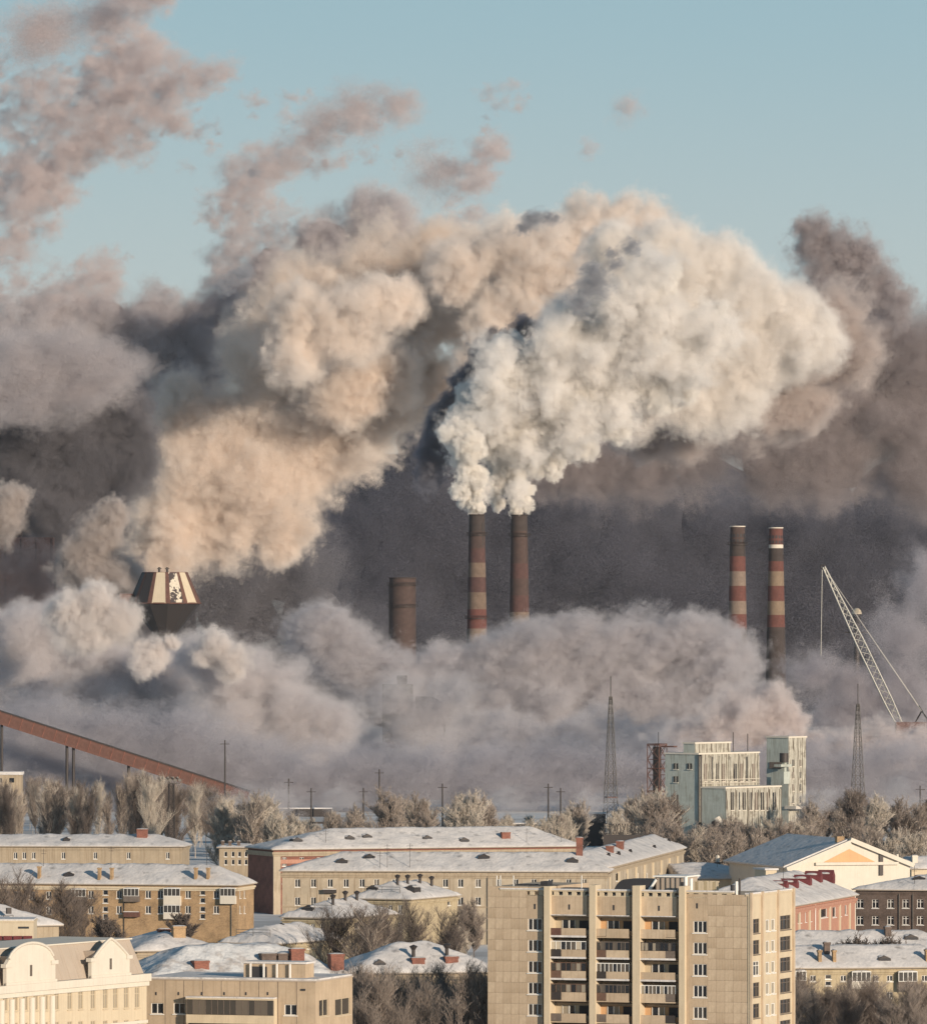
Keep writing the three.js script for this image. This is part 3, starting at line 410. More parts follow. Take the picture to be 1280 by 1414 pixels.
  const RM = { rust: M.rust, panel: M.concrete, dark: M.darkSteel, wood: M.wood, board: M.board };
  for (let k = 0; k < 3; k++) {
    const [x0, x1] = bays[k], w = x1 - x0;
    part('bay_front', [box(x0, head(0) + .62, -.3, x1, top - 1.2, -.1)], M.panel[k], g); { const c = (x0 + x1) / 2; part('vent', box(c - .12, top - 3, -.099, c + .12, top - 2.3, -.07), M.dark, g); }
    part('snow', box(x0, head(0) + .5, -1.6, x1, head(0) + .618, .32), M.snow, g);
    for (let i = 0; i < N; i++) {
      const yTop = head(i) + .25, yR = yTop - 1.45, yF = yTop - pitch + .35, [snowy, rail, mode, s] = kinds[i][k], cut = lp(x0, x1, .3);
      const bl = part('balcony', [box(x0, yF - .16, -1.69, x1, yF, .28), k < 2 ? box(cut, yF, .12, x1 - .05, yR, .26) : box(x0, yF, .12, lp(x0, x1, .7), yR, .26)], M.panel[(i + k) % 3], g);
      part('railing', k < 2 ? [box(x0 + .04, yF + .05, .15, cut, yR, .22)] : [box(lp(x0, x1, .7), yF + .05, .15, x1 - .05, yR, .22)], RM[rail], bl);
      if (snowy) part('snow', box(x0, yF - .158, .282, x1, yF + .1, .42), M.snow, bl);
      // back wall with a window and a door
      const bw = [[x0 + w * .22, w * .16], [x0 + w * .42, w * .13], [x0 + w * .68, w * .26]];
      if (mode === 'open') {
        part('back_wall', box(x0, yF, -1.69, x1, yTop - .4, -1.6), hash(s, 1, 1) < .5 ? M.apricot : M.lightConcrete, bl);
        bw.forEach(([x, ww], q) => { const p = part('window', box(x, yR - .3, -1.59, x + ww, yTop - .45, -1.56), q === 2 ? M.dark : M.glass[hash(s, q, 2) < .7 ? 0 : 4], bl); if (q < 2) part('window_frame', [box(x - .08, yR - .3, -1.558, x, yTop - .45, -1.5), box(x + ww, yR - .3, -1.558, x + ww + .08, yTop - .45, -1.5)], M.frame, p); });
      } else {
        const n = 7 + s % 3; for (let q = 0; q < n; q++) { const xa = lp(x0, x1, q / n), xb = lp(x0, x1, (q + 1) / n), h = hash(s, q, 5); part('pane', box(xa + .05, yR + .04, .16, xb - .05, yTop - .42, .2), mode === 'lit' && h < .35 ? M.curtain : h < .18 ? M.glass[4] : h < .42 ? M.glass[3] : h < .6 ? M.glass[2] : M.glass[0], bl); }
        part('glazing_frame', [...[...Array(n + 1)].map((_, q) => box(lp(x0, x1 - .08, q / n), yR + .003, .14, lp(x0, x1 - .08, q / n) + .08, yTop - .4, .24)), box(x0, yTop - .398, .1, x1, yTop - .3, .26)], s % 4 === 3 ? M.frame : [M.wood, M.board, M.darkSteel][s % 3], bl);
      }
    }
  }
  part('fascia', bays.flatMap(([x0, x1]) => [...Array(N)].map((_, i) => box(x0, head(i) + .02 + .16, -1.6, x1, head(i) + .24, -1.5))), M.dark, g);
  // bright right side: three strips between two thin ribs
  const SX = (px) => onWall(b, px, 1300, R)[0], st = [[1036, 1049], [1055, 1071], [1076, 1092]].map((q) => q.map(SX)), sTop = onWall(b, 1060, 1235, R)[1];
  const sh = []; const yS = (i) => onWall(b, 1042, 1269 + i * 29.3, R)[1];
  for (let i = 0; i < 8; i++) for (const k of [0, 1, 2]) { const [a, c] = st[k], y = yS(i) - 1.9; if (k === 1) { for (const f of [.12, .6]) sh.push([lp(a, c, f), y + .1, (c - a) * .27, 1.5]); } else sh.push([a + .25, y, c - a - .5, 1.9]); }
  part('wall', [wallSheet(W, 0, sTop, sh, R, .25)], M.lightConcrete, g);
  sh.forEach((h, q) => { const nar = h[2] < 2; windowAt(b, R, ...h, { bars: nar ? 1 : 3, deep: nar ? .1 : .2, frame: nar || q === 8 ? M.frame : M.board, pane: nar ? M.glass[4] : M.glass[q % 2], cross: !nar }); });
  for (const px of [1035.6, 1051, 1073, 1094]) part('rib', box(SX(px) - .25, 0, .002, SX(px) + .25, sTop + .5, .3).applyMatrix4(R), M.panel[2], g);
  part('side_parapet', box(0, sTop, -.6, W, sTop + .25, .1).applyMatrix4(R), M.lightConcrete, g); part('snow', box(0, sTop + .252, -.7, W, sTop + .45, .05).applyMatrix4(R), M.snow, g);
  part('roof_snow', box(.3, top - 1.19, -W + .3, L - .3, top - .95, -.71), M.snow, g);
  // things on the roof
  const RX = (px, py, z) => onWall(b, px, py, new THREE.Matrix4().makeTranslation(0, 0, z));
  { const [x0] = RX(846, 1230, -8), [x1] = RX(905, 1230, -8), yt = RX(870, 1214, -8)[1], s = new THREE.Shape(); s.moveTo(x0, top - 1); s.quadraticCurveTo(x0 + .6, yt, x0 + 2, yt); s.lineTo(x1, yt); s.lineTo(x1 - 1.2, top - 1); part('roof_hood', metric(new THREE.ExtrudeGeometry(s, { depth: 4, bevelEnabled: false }).translate(0, 0, -12)), M.dark, g); part('hood_edge', strut(V(x1 - 1.2, top - 1, -7.9), V(x1 + .1, yt, -7.9), .22), M.frame, g); }
  { const [x0, y0] = RX(905, 1211, -9), [x1] = RX(946, 1211, -9), lm = part('lift_house', [box(x0, top - 1, -14, x1, y0, -9)], M.grey, g); part('roof_sheet', box(x0 - .3, y0, -14.3, x1 + .3, y0 + .2, -8.7), M.frame, lm); for (let i = 0; i < 6; i++) part('rib', box(lp(x0, x1, i / 6), top - 1, -8.99, lp(x0, x1, i / 6) + .12, y0, -8.9), M.metal, lm); }
  { const [x0, y0] = RX(956, 1216, -6), [x1] = RX(992, 1219, -6), f = part('roof_fence', [box(x0, y0 - .2, -6.2, x1, y0, -6), box(x0, top - .8, -6.2, x1, top - .6, -6)], M.ivory, g); for (let i = 0; i < 9; i++) part('board', box(lp(x0, x1, i / 9), top - .9, -5.99, lp(x0, x1, i / 9) + .38, y0 - .05 - .08 * (i % 2), -5.9), i % 3 === 1 ? M.straw : M.ivory, f); }
  for (const [px, py, r, m] of [[946.5, 1211, .26, M.frame], [954, 1213, .24, M.frame], [1016.5, 1217, .2, M.frame], [1021, 1213, .14, M.darkSteel], [943, 1218, .3, M.dark], [1011, 1222, .3, M.dark]]) { const [x, y] = RX(px, py, -4); part('vent_pipe', pole(x, top - 1, y, -4, r), m, g); }
  for (const [px, py, w, h] of [[724, 1221, 2.6, 1], [748, 1222, 3.5, .8], [751, 1217, 1, 1.2], [792, 1226, 3.8, .8]]) { const [x, y] = RX(px, py, -5); part('roof_box', [box(x - w / 2, top - 1, -7, x + w / 2, y, -5)], M.dark, g); }
  for (const px of [686, 691, 709, 803]) { const [x, y] = RX(px, 1209, -3); part('aerial', pole(x, top - 1, y, -3, .07, 5), M.frame, g); }
}

// ---------------------------------------------------------------- pale abandoned works building
{
  const az = 52 * Math.PI / 180, D0 = 852, c = at(964, 900, D0), b = { g: thing('works_building', 'derelict pale green works building, stained fronts coloured cream for the sun, among the frosted trees', 'factory', V(c.x, 0, c.z), az) };
  b.g.updateMatrixWorld(true); b.inv = b.g.matrixWorld.clone().invert();
  // local: x along the sunny front to the right, z towards the viewer; the shaded left side is the wall at x = 0
  const sunny = (z) => new THREE.Matrix4().makeTranslation(0, 0, z), shady = (x) => new THREE.Matrix4().makeTranslation(x, 0, 0).multiply(new THREE.Matrix4().makeRotationY(-Math.PI / 2));
  const block = (x0, x1, z0, z1, y1, y0 = 0) => { const p = part('block', [box(x0 + .02, y0, z0, x1 - .02, y1, z1 - .02)], M.pale, b.g); part('sunny_wall', box(x0 + .03, y0, z1 - .019, x1, y1, z1 + .1), M.paleSunTint, p); part('sunny_side', box(x1 - .019, y0, z0, x1 + .08, y1, z1 - .03), M.paleSunTint, p); part('roof_edge', [box(x0 - .25, y1 + .002, z0 - .2, x1 + .3, y1 + .45, z1 + .3)], M.white, p); return p; };  // sun-facing skins carry the warmth of the sunlight in their colour
  const S = (px, py, z) => onWall(b, px, py, sunny(z)), H = (px, py, x) => { const [q, y] = onWall(b, px, py, shady(x)); return [q, y]; };
  const Lx = S(1047, 1043, 0)[0], yA = S(964, 1042, 0)[1], zb = H(918, 1042, 0)[0];          // zb: shady wall's coordinate (grows towards the viewer)
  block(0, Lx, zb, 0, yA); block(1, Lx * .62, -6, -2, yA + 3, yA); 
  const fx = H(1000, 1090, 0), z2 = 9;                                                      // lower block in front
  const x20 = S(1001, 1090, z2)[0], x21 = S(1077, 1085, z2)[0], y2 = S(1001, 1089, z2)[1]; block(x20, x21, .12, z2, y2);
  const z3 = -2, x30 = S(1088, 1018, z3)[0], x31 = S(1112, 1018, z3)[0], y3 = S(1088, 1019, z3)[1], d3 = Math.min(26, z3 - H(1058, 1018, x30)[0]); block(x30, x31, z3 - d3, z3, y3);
  part('ledge', box(x30 - .5, S(1088, 1117, z3)[1], z3 - 1, x31 + 3, S(1088, 1113, z3)[1], z3 + 3), M.white, b.g);
  const win = (mat, x, y, w, h, fr = M.white) => { const p = part('window', box(0, 0, .11, w, h, .16), rnd() < .35 ? M.board : M.glass[Math.floor(rnd() * 3)], b.g); p.applyMatrix4(mat.clone().multiply(new THREE.Matrix4().makeTranslation(x, y, 0))); part('window_frame', [box(-.15, -.25, .1, w + .15, -.02, .3), box(w * .45, 0, .161, w * .55, h, .2)], fr, p); };
  for (const [px, py, w, h] of [[934, 1058, 2, 1.6], [953, 1058, 2, 1.6], [934, 1076, 2, 1.7], [934, 1108, 2.1, 4.4]]) { const [q, y] = H(px, py, 0); win(shady(.0), q - 1, y - h / 2, w * .8, h); }
  for (let i = 0; i < 9; i++) { const [x, y] = S(973 + i * 8.3, 1073, .1); win(sunny(0), x - .5, y - 1.2, 1.35, i % 3 === 1 ? 7 : 5); }
  for (let i = 0; i < 8; i++) { const [x, y] = S(1010 + i * 8.2, 1116, z2); win(sunny(z2), x - .5, y - .5, 1.35, 5); }
  for (let k = 0; k < 4; k++) for (const px of [1093, 1103]) { const [x, y] = S(px, 1058 + k * 17, z3); win(sunny(z3), x, y, .8, 1.9); }
  { const [q, y] = H(1070, 1060, x30); win(shady(x30), q - 2, y, 4.5, 1.6, M.board); }
  part('pier', [0, 1, 2, 3, 4, 5, 6].map((i) => box(Lx * i / 6.2, 0, .101, Lx * i / 6.2 + .7, yA - .5, .45)), M.paleSunTint, b.g); part('pier', [0, 1, 2, 3, 4, 5].map((i) => box(lp(x20, x21 - .7, i / 5), 0, z2 + .101, lp(x20, x21 - .7, i / 5) + .7, y2 - .5, z2 + .4)), M.paleSunTint, b.g);
  part('terrace_rail', [box(0, y2 + 2.2, .5, Lx, y2 + 2.35, .6), box(0, y2 + 1.2, .5, Lx, y2 + 1.3, .6)], M.white, b.g); part('gutter_pipe', [pole(.5, 0, yA, .5, .3), pole(-.2, 0, yA, .3, .2)], M.darkSteel, b.g);
  part('tank', metric(new THREE.CylinderGeometry(1.3, 1.3, 2.6, 12).translate(x30 - 3.5, y2 + 8, -1)), M.darkSteel, b.g); part('tank_stand', [box(x30 - 5, y2 + .5, -2, x30 - 2, y2 + 4, 0), box(x30 - 7, y2 + 5.4, -2, x30 - 1.5, y2 + 6.1, .4), box(x30 - 4, y2 + 4, -1.5, x30 - 3, y2 + 6.7, -.5)], M.pale, b.g);
  for (const [px, h] of [[1012, 6], [1032, 5.5]]) part('roof_mast', pole(S(px, 1040, -5)[0], yA, yA + h, -5, .14, 5), M.darkSteel, b.g);
  { const [q, y] = H(985, 1127, 0); part('covered_stair', [box(-1, y - 6, q - 1, .5, y - 5.4, q + 4)].map((g) => g), M.metal, b.g); const a = V(-2.2, 8.5, q + 2), e = V(-2.2, 2, q + 7); part('chute', [strut(a, e, 1.6, 1.4, 4)], M.darkSteel, b.g); part('chute_lid', [strut(a.clone().add(V(0, .9, .7)), e.clone().add(V(0, .9, .7)), 1.2, 1, 4)], M.white, b.g); }
}
// ---------------------------------------------------------------- lattice things
function lattice(h, w0, w1, n, r, k = .6) { // four legs and crossed braces
  const l = [], P = (i, q) => { const t = i / n, w = lp(w0, w1, t) / 2; return V([-1, 1, 1, -1][q] * w, h * t, [1, 1, -1, -1][q] * w); };
  for (let q = 0; q < 4; q++) { l.push(strut(P(0, q), P(n, q), r)); for (let i = 0; i < n; i++) { const e = (q + 1) % 4; l.push(strut(P(i, q), P(i + 1, e), r * k, r * k, 3), strut(P(i, e), P(i + 1, q), r * k, r * k, 3), strut(P(i + 1, q), P(i + 1, e), r * k, r * k, 3)); } }
  return l;
}
{
  const D = 905, g = thing('lattice_tower', 'rusty open steel tower touching the left side of the derelict works building', 'tower', V((907 - 640) * D / F, 0, -D * K), -.6), h = eaveY(1027, D);
  part('frame', lattice(h, 4.2, 4.2, 6, .16, .7), M.rust, g); part('platform', [1, 2, 3, 4].map((i) => box(-2.2, h * i / 4 - .5, -2.2, 2.2, h * i / 4 - .2, 2.2)), M.rust, g); part('shaft', box(-.9, 0, -.9, .9, h * .97, .9), M.darkSteel, g); part('mast', pole(.5, h - .2, h + 3.5, 0, .1), M.darkSteel, g); part('bridge', box(2, h - 1, -1, 6.5, h - .6, 1), M.rust, g);
}
for (const [px, D, top, base, lab] of [[843, 890, 962, 4.1, 'slender lattice radio mast standing alone right of centre before the smoke'], [1184, 900, 972, 4.3, 'lattice radio mast at right standing before the smoke, next to the crane jib']]) {
  const h = eaveY(top, D), g = thing('radio_mast', lab, 'mast', V((px - 640) * D / F, 0, -D * K), .35, 'lattice radio masts'); part('frame', lattice(h, base, .7, 15, .11, .5), M.metal, g); part('spire', pole(0, h - 1, h + 6, 0, .14, 5), M.darkSteel, g); part('platform', box(-1.6, h * .3, -1.6, 1.6, h * .3 + .25, 1.6), M.rust, g);
}
{
  const D = 790, h = eaveY(1082, D), g = thing('floodlight_mast', 'dark floodlight mast with a lamp platform in front of the left tree belt', 'mast', V((237 - 640) * D / F, 0, -D * K), .3);
  part('frame', lattice(h, 1.9, 1.2, 14, .1, .6), M.darkSteel, g); part('platform', [box(-2.2, h, -1, 2.2, h + .2, 1), box(-2.2, h + 1, .9, 2.2, h + 1.1, 1), box(-2.2, h + 1, -1, 2.2, h + 1.1, -.9)], M.darkSteel, g); for (const x of [-1.9, -.7, .7, 1.9]) part('floodlight', [metric(new THREE.CylinderGeometry(.5, .3, .6, 8).rotateX(1.2).translate(x, h + .8, 1.1)), metric(new THREE.CylinderGeometry(.3, .45, .6, 8).rotateX(1.2).translate(x, h + 1.5, -.8))], M.metal, g);
}
// crane jib
{
  const D = 1110, tip = at(1137, 783, D), foot = at(1247, 1012, D), g = thing('crawler_crane', 'pale lattice crane jib leaning left out of the smoke at the right edge', 'crane', V(foot.x, 0, foot.z), 0), o = V(foot.x, 0, foot.z), a = tip.clone().sub(o), e = foot.clone().sub(o), d = a.clone().sub(e).normalize(), s = V(d.y, -d.x, 0), l = [], n = 26;
  const P = (t, q) => { const w = lp(.5, 2.0, Math.min(1, t * 2.2, (1 - t) * 3 + .45)); return a.clone().lerp(e, t).addScaledVector(s, [-1, 1, 1, -1][q] * w / 1.3).add(V(0, 0, [1, 1, -1, -1][q] * w / 1.3)); };
  for (let q = 0; q < 4; q++) { for (let i = 0; i < n; i++) { const t = i / n, u = (i + 1) / n, r = (q + 1) % 4; l.push(strut(P(t, q), P(u, q), .25, .25, 4), strut(P(t, i % 2 ? q : r), P(u, i % 2 ? r : q), .15, .15, 3)); } }
  part('jib', l, M.paleSteel, g); const back = at(1272, 982, D - 3).sub(o), back2 = at(1268, 975, D + 3).sub(o), mid = a.clone().lerp(e, .0);
  part('pendant_rope', [strut(mid, back, .11, .11, 3)], M.paleSteel, g); part('pendant_rope', [strut(mid, back2, .11, .11, 3)], M.paleSteel, g);
  part('hoist_rope', strut(a.clone().add(V(-.6, -.3, 0)), at(1133, 905, D).sub(o), .12, .12, 4), M.paleSteel, g); part('sheave', metric(new THREE.TorusGeometry(.8, .25, 6, 12).translate(a.x - .3, a.y, a.z)), M.darkSteel, g);
  part('machine_house', [box(-3, 8, -4, 14, e.y + 4, 4)], M.rust, g); part('mast_frame', [strut(V(4, e.y + 3, -2), back, .3), strut(V(10, e.y + 3, 2), back2, .3)], M.darkSteel, g); part('undercarriage', [box(-4, 0, -5, 12, 2.4, -2.5), box(-4, 0, 2.5, 12, 2.4, 5), box(-1, 2.4, -3, 9, 8, 3)], M.darkSteel, g);
}
// capped stack behind the jib
{
  const D = 1150, g = thing('flare_stack', 'dark stack with a small pale dome on top behind the crane jib', 'stack', V((1182.5 - 640) * D / F, 0, -D * K)), h = eaveY(848, D);
  part('shaft', [metric(new THREE.CylinderGeometry(1.1, 1.5, h - 6, 14).translate(0, (h - 6) / 2, 0)), metric(new THREE.CylinderGeometry(1.7, 1.1, 6, 14).translate(0, h - 3, 0))], M.darkSteel, g); part('dome', metric(new THREE.SphereGeometry(1.9, 16, 8, 0, 6.3, 0, 1.57).scale(1, 1.25, 1).translate(0, h, 0)), M.ivory, g); part('platform', box(-4.5, h - 7.2, -1.5, 4.5, h - 6.7, 1.5), M.darkSteel, g);
}
// ---------------------------------------------------------------- chimneys
const bandMat = { k: stained([.045, .033, .03], .3, .5, 6, 81), d: stained([.062, .038, .033], .3, .5, 6, 82), r: stained([.12, .042, .034], .25, .5, 6, 83), p: stained([.2, .145, .1], .2, .6, 6, 84), w: stained([.6, .55, .48], .1, .3, 6, 85), o: stained([.12, .042, .033], .25, .5, 6, 86), q: stained([.15, .105, .078], .25, .7, 5, 88), e: stained([.08, .038, .034], .3, .6, 5, 89), s: stained([.2, .15, .12], .25, .5, 6, 87) };
function stack(px, D, r0, r1, marks, label, rings, group, name = 'brick_chimney', slit = false) { // marks: photo rows where each band ends, from the top
  const g = thing(name, label, 'chimney', V((px - 640) * D / F, 0, -D * K), rr(0, 6), group), H = eaveY(marks[0][0], D), R = (y) => lp(r0, r1, y / H);
  for (let i = 1; i < marks.length; i++) {
    const ya = eaveY(marks[i - 1][0], D), yb = i === marks.length - 1 ? 0 : eaveY(marks[i][0], D), geo = new THREE.CylinderGeometry(R(ya), R(yb), ya - yb, 40, 1, true).translate(0, (ya + yb) / 2, 0), p = geo.attributes.position, uv = geo.attributes.uv;
    for (let k = 0; k < p.count; k++) uv.setXY(k, uv.getX(k) * 24, p.getY(k));
    part('band', geo, bandMat[marks[i][1]], g);
  }
  part('rim', [metric(new THREE.TorusGeometry(R(H), .32, 6, 40).rotateX(Math.PI / 2).translate(0, H, 0)), metric(new THREE.CylinderGeometry(R(H) - .5, R(H) - .5, 3, 32, 1, true).translate(0, H - 1.5, 0))], slit ? bandMat.w : bandMat.k, g); part('flue', metric(new THREE.CircleGeometry(R(H) - .4, 32).rotateX(-Math.PI / 2).translate(0, H - 2, 0)), M.dark, g);
  for (const py of rings) { const y = eaveY(py, D), r = R(y), l = [metric(new THREE.CylinderGeometry(r + 1.1, r + 1.1, .25, 32).translate(0, y, 0)), metric(new THREE.TorusGeometry(r + 1.1, .09, 4, 32).rotateX(1.5708).translate(0, y + 1.2, 0)), metric(new THREE.TorusGeometry(r + 1.1, .07, 4, 32).rotateX(1.5708).translate(0, y + .65, 0))]; for (let i = 0; i < 16; i++) l.push(pole(Math.cos(i * .3927) * (r + 1.1), y, y + 1.25, Math.sin(i * .3927) * (r + 1.1), .07, 4)); part('gallery', l, M.darkSteel, g); }
  part('ladder', [box(R(H) + .1, 0, -.3, R(H) + .25, H * .97, .3)].map((q) => q.rotateY(2.6)), M.darkSteel, g);
  if (slit) for (let k = 0; k < 2; k++) for (let i = 0; i < 14; i++) { const a = i * .4488, y = H - 4.2 - k * 2.4, r = R(y); part('slot', box(-.45, -.7, -.05, .45, .7, .06).rotateY(a).translate(Math.sin(a) * r, y, Math.cos(a) * r), M.dark, g); }
  return g;
}
stack(658.5, 1340, 5.6, 3.45, [[711, 'k'], [734, 'k'], [757, 'd'], [777, 'e'], [797, 'q'], [818, 'e'], [841, 'q'], [868, 'r'], [1000, 's']], 'left one of the two smoking chimneys, soot black top over red and pale bands', [739, 854]);
stack(717, 1352, 5.7, 3.6, [[711.5, 'k'], [733, 'k'], [778, 'd'], [799, 'e'], [822, 'd'], [845, 'e'], [866, 'q'], [890, 'e'], [1000, 's']], 'right one of the two smoking chimneys, mostly dark brown', [740]);
stack(1018, 1400, 5.4, 3.4, [[727, 'd'], [752, 'd'], [768, 'k'], [789, 'r'], [809, 's'], [830, 'o'], [848, 's'], [868, 'r'], [1000, 'k']], 'left one of the smokeless pair, white rim and faded bands', [752], null, 'brick_chimney', true);
stack(1071, 1405, 5.6, 3.2, [[729, 'r'], [752, 'r'], [757, 'w'], [775, 'k'], [789, 'o'], [809, 'p'], [830, 'o'], [849, 'p'], [866, 'o'], [1000, 'k']], 'right one of the smokeless pair, clear red and cream bands', [], null, 'brick_chimney', true);
stack(556, 1450, 6.5, 6.4, [[798, 'k'], [806, 'd'], [1000, 'd']], 'short wide rust brown stack standing left of the smoking chimneys', [808, 838], null, 'wide_stack');
// ---------------------------------------------------------------- faceted tower head
{
  const D = 1260, s = D / F, yb = eaveY(833, D), yt = eaveY(790.5, D), r0 = 50 * s, r1 = 31.5 * s, yl = eaveY(874, D), rl = 17 * s, g = thing('shaft_tower', 'tower with a faceted head striped black and white above, rising from the smoke', 'tower', V((228 - 640) * s, 0, -D * K), .13), n = 12;
  const quad = (a, b, c, d) => { const q = new THREE.BufferGeometry(); q.setAttribute('position', new THREE.Float32BufferAttribute([a, b, c, a, c, d].flatMap((v) => v.toArray()), 3)); q.computeVertexNormals(); return metric(q); };
  const P = (i, r, y) => V(Math.sin(i / n * 6.28319) * r, y, Math.cos(i / n * 6.28319) * r), wornMat = std({ map: tex(128, 128, (u, v) => { const k = tn(u, v, 5, 91) + .35 * tn(u, v, 20, 92) > .06 ? 1 : 0, b = 1 + .15 * tn(u, v, 16, 93); return [lp(.6, .06, k) * b, lp(.54, .045, k) * b, lp(.44, .045, k) * b]; }, 11) });
  const kinds = [wornMat, M.ivory, M.rust, M.rust, M.darkSteel, M.rust, M.ivory, M.darkSteel, M.rust, M.darkSteel, M.darkSteel, M.ivory];
  for (let i = 0; i < n; i++) { const q = i + .13, w = i + .87; part('panel', quad(P(q, r0, yb), P(w, r0, yb), P(w, r1, yt), P(q, r1, yt)), kinds[i], g); part('stile', quad(P(w, r0 + .06, yb), P(q + 1, r0 + .06, yb), P(q + 1, r1 + .06, yt), P(w, r1 + .06, yt)), M.rust, g); part('lower_panel', quad(P(i, rl, yl), P(i + 1, rl, yl), P(i + 1, r0, yb - .02), P(i, r0, yb - .02)), M.darkSteel, g); }
  part('rim', metric(new THREE.TorusGeometry(r0 + .1, .35, 5, 12).rotateX(1.5708).rotateY(-.26).translate(0, yb, 0)), M.rust, g); part('lid', metric(new THREE.CylinderGeometry(r1, r1, .3, 12).translate(0, yt, 0)), M.rust, g); part('stem', metric(new THREE.CylinderGeometry(rl, rl + 2, yl, 16).translate(0, yl / 2, 0)), M.darkSteel, g);
  for (const x of [-2.3, 1]) part('roof_vent', [pole(x, yt, yt + 2.2, 0, .5), box(x - .9, yt + 1.4, -.4, x + .9, yt + 1.8, .4)], M.darkSteel, g); part('side_box', box(-r0 - 4, yb - 1, -2, -r0 + 2, yb + 4, 2), M.rust, g);
}
// ---------------------------------------------------------------- conveyor gallery and furnace buildings in the smoke
{
  const D = 1010, a = at(-30, 972, D), e = at(345, 1093, D), o = V(a.x, 0, a.z), L = Math.hypot(e.x - a.x, e.y - a.y), g = thing('conveyor_gallery', 'rust red inclined conveyor gallery on legs sinking into the smoke at left', 'conveyor', o), an = Math.atan2(e.y - a.y, e.x - a.x), tilt = (q) => q.rotateZ(an).translate(0, a.y, 0);
  part('gallery', tilt(box(0, -4.2, -1.8, L, 0, 1.8)), M.rust, g); part('roof', tilt(box(-.2, .002, -2.1, L, .35, 2.1)), M.darkSteel, g); for (let i = 0; i < 24; i++) part('rib', tilt(box(i * L / 24, -4.2, 1.81, i * L / 24 + .25, 0, 1.95)), M.redBrick, g);
  for (const px of [3, 93, 102, 178]) { const x = (px - 640) * D / F - a.x; part('leg', [pole(x, 0, a.y + x * Math.tan(an) - 4.2, 0, .5)], M.darkSteel, g); }
}
{
  const D = 1188, c = at(556, 1000, D), g = thing('furnace_building', 'dim furnace building with a lean-to roof, half lost in the smoke below the wide stack', 'factory', V(c.x, 0, c.z)), Y = (p) => eaveY(p, D), X = (p) => (p - 556) * D / F;
  part('hall', [box(X(528), 0, -14, X(570), Y(945), 0)], M.metal, g); part('penthouse', [box(X(548), Y(945), -10, X(562), Y(933), -3)], M.darkSteel, g); const s = new THREE.Shape([[X(574), Y(962)], [X(598), Y(962)], [X(622), Y(978)], [X(622), Y(994)], [X(574), Y(990)]].map((q) => new THREE.Vector2(...q))); part('lean_to', metric(new THREE.ExtrudeGeometry(s, { depth: 12, bevelEnabled: false }).translate(0, 0, -8)), M.darkSteel, g); part('leg', [box(X(580), 0, -4, X(583), Y(992), -1), box(X(612), 0, -4, X(615), Y(992), -1)], M.darkSteel, g);
  part('cabin', box(X(560), Y(1015), 1, X(576), Y(993), 8), M.straw, g); part('cabin_leg', [box(X(562), 0, 2, X(564), Y(1015), 4), box(X(572), 0, 2, X(574), Y(1015), 4)], M.darkSteel, g); part('pipe', strut(V(X(490), Y(1030), 2), V(X(640), Y(1026), 2), 1.2, 1.2, 8), M.rust, g); part('pipe_leg', [490, 530, 600, 640].map((p) => box(X(p), 0, 1.5, X(p) + .8, Y(1030), 2.5)), M.darkSteel, g);
}
{
  const D = 1520, c = at(30, 900, D), g = thing('blast_furnace', 'hazy rust red furnace block at the left edge behind the smoke', 'factory', V(c.x, 0, c.z)), X = (p) => (p - 30) * D / F, Y = (p) => eaveY(p, D);
  part('casing', box(X(-60), 0, -14, X(74), Y(742), 0), stained([.3, .15, .115], .25, .6, 12, 95), g); part('edge_pipe', pole(X(76), 0, Y(778), 1, .8), M.darkSteel, g); part('top_gear', [box(X(-20), Y(742), -10, X(30), Y(732), -2)], M.rust, g); for (let i = 0; i < 7; i++) part('casing_rib', box(X(-56 + i * 21), 0, .01, X(-56 + i * 21) + .8, Y(744), .6), M.rust, g);
}
{
  const D = 870; for (const [px0, px1, t, bt, lab] of [[384, 458, 1117, 1128, 'low pipe bridge on posts with a snowy top at left of the frosted belt'], [774, 836, 1124, 1134, 'low dark shed roof among the frosted trees, left of the radio mast'], [700, 740, 1138, 1146, 'small dark hut low between the frosted trees at centre'], [553, 592, 1130, 1138, 'flat long grey shed deep in the frosted trees']]) {
    const w = (px1 - px0) * D / F, g = thing(px0 === 384 ? 'pipe_bridge' : 'shed', lab, px0 === 384 ? 'pipe bridge' : 'shed', V((px0 - 640) * D / F, 0, -D * K)), yt = eaveY(t, D), yb = eaveY(bt, D);
    part('body', px0 === 384 ? [box(0, yb, -2, w, yt, 0), box(0, yb - 2, -.4, w, yb - 1.4, .1)] : box(0, 0, -6, w, yt, 0), M.darkSteel, g); part('snow', box(-.2, yt + .002, -6.2, w + .2, yt + .35, .2), M.snow, g); part('post', [.05, .3, .6, .9].map((k) => box(w * k, 0, .01, w * k + .4, yb, .3)), M.darkSteel, g);
  }
}
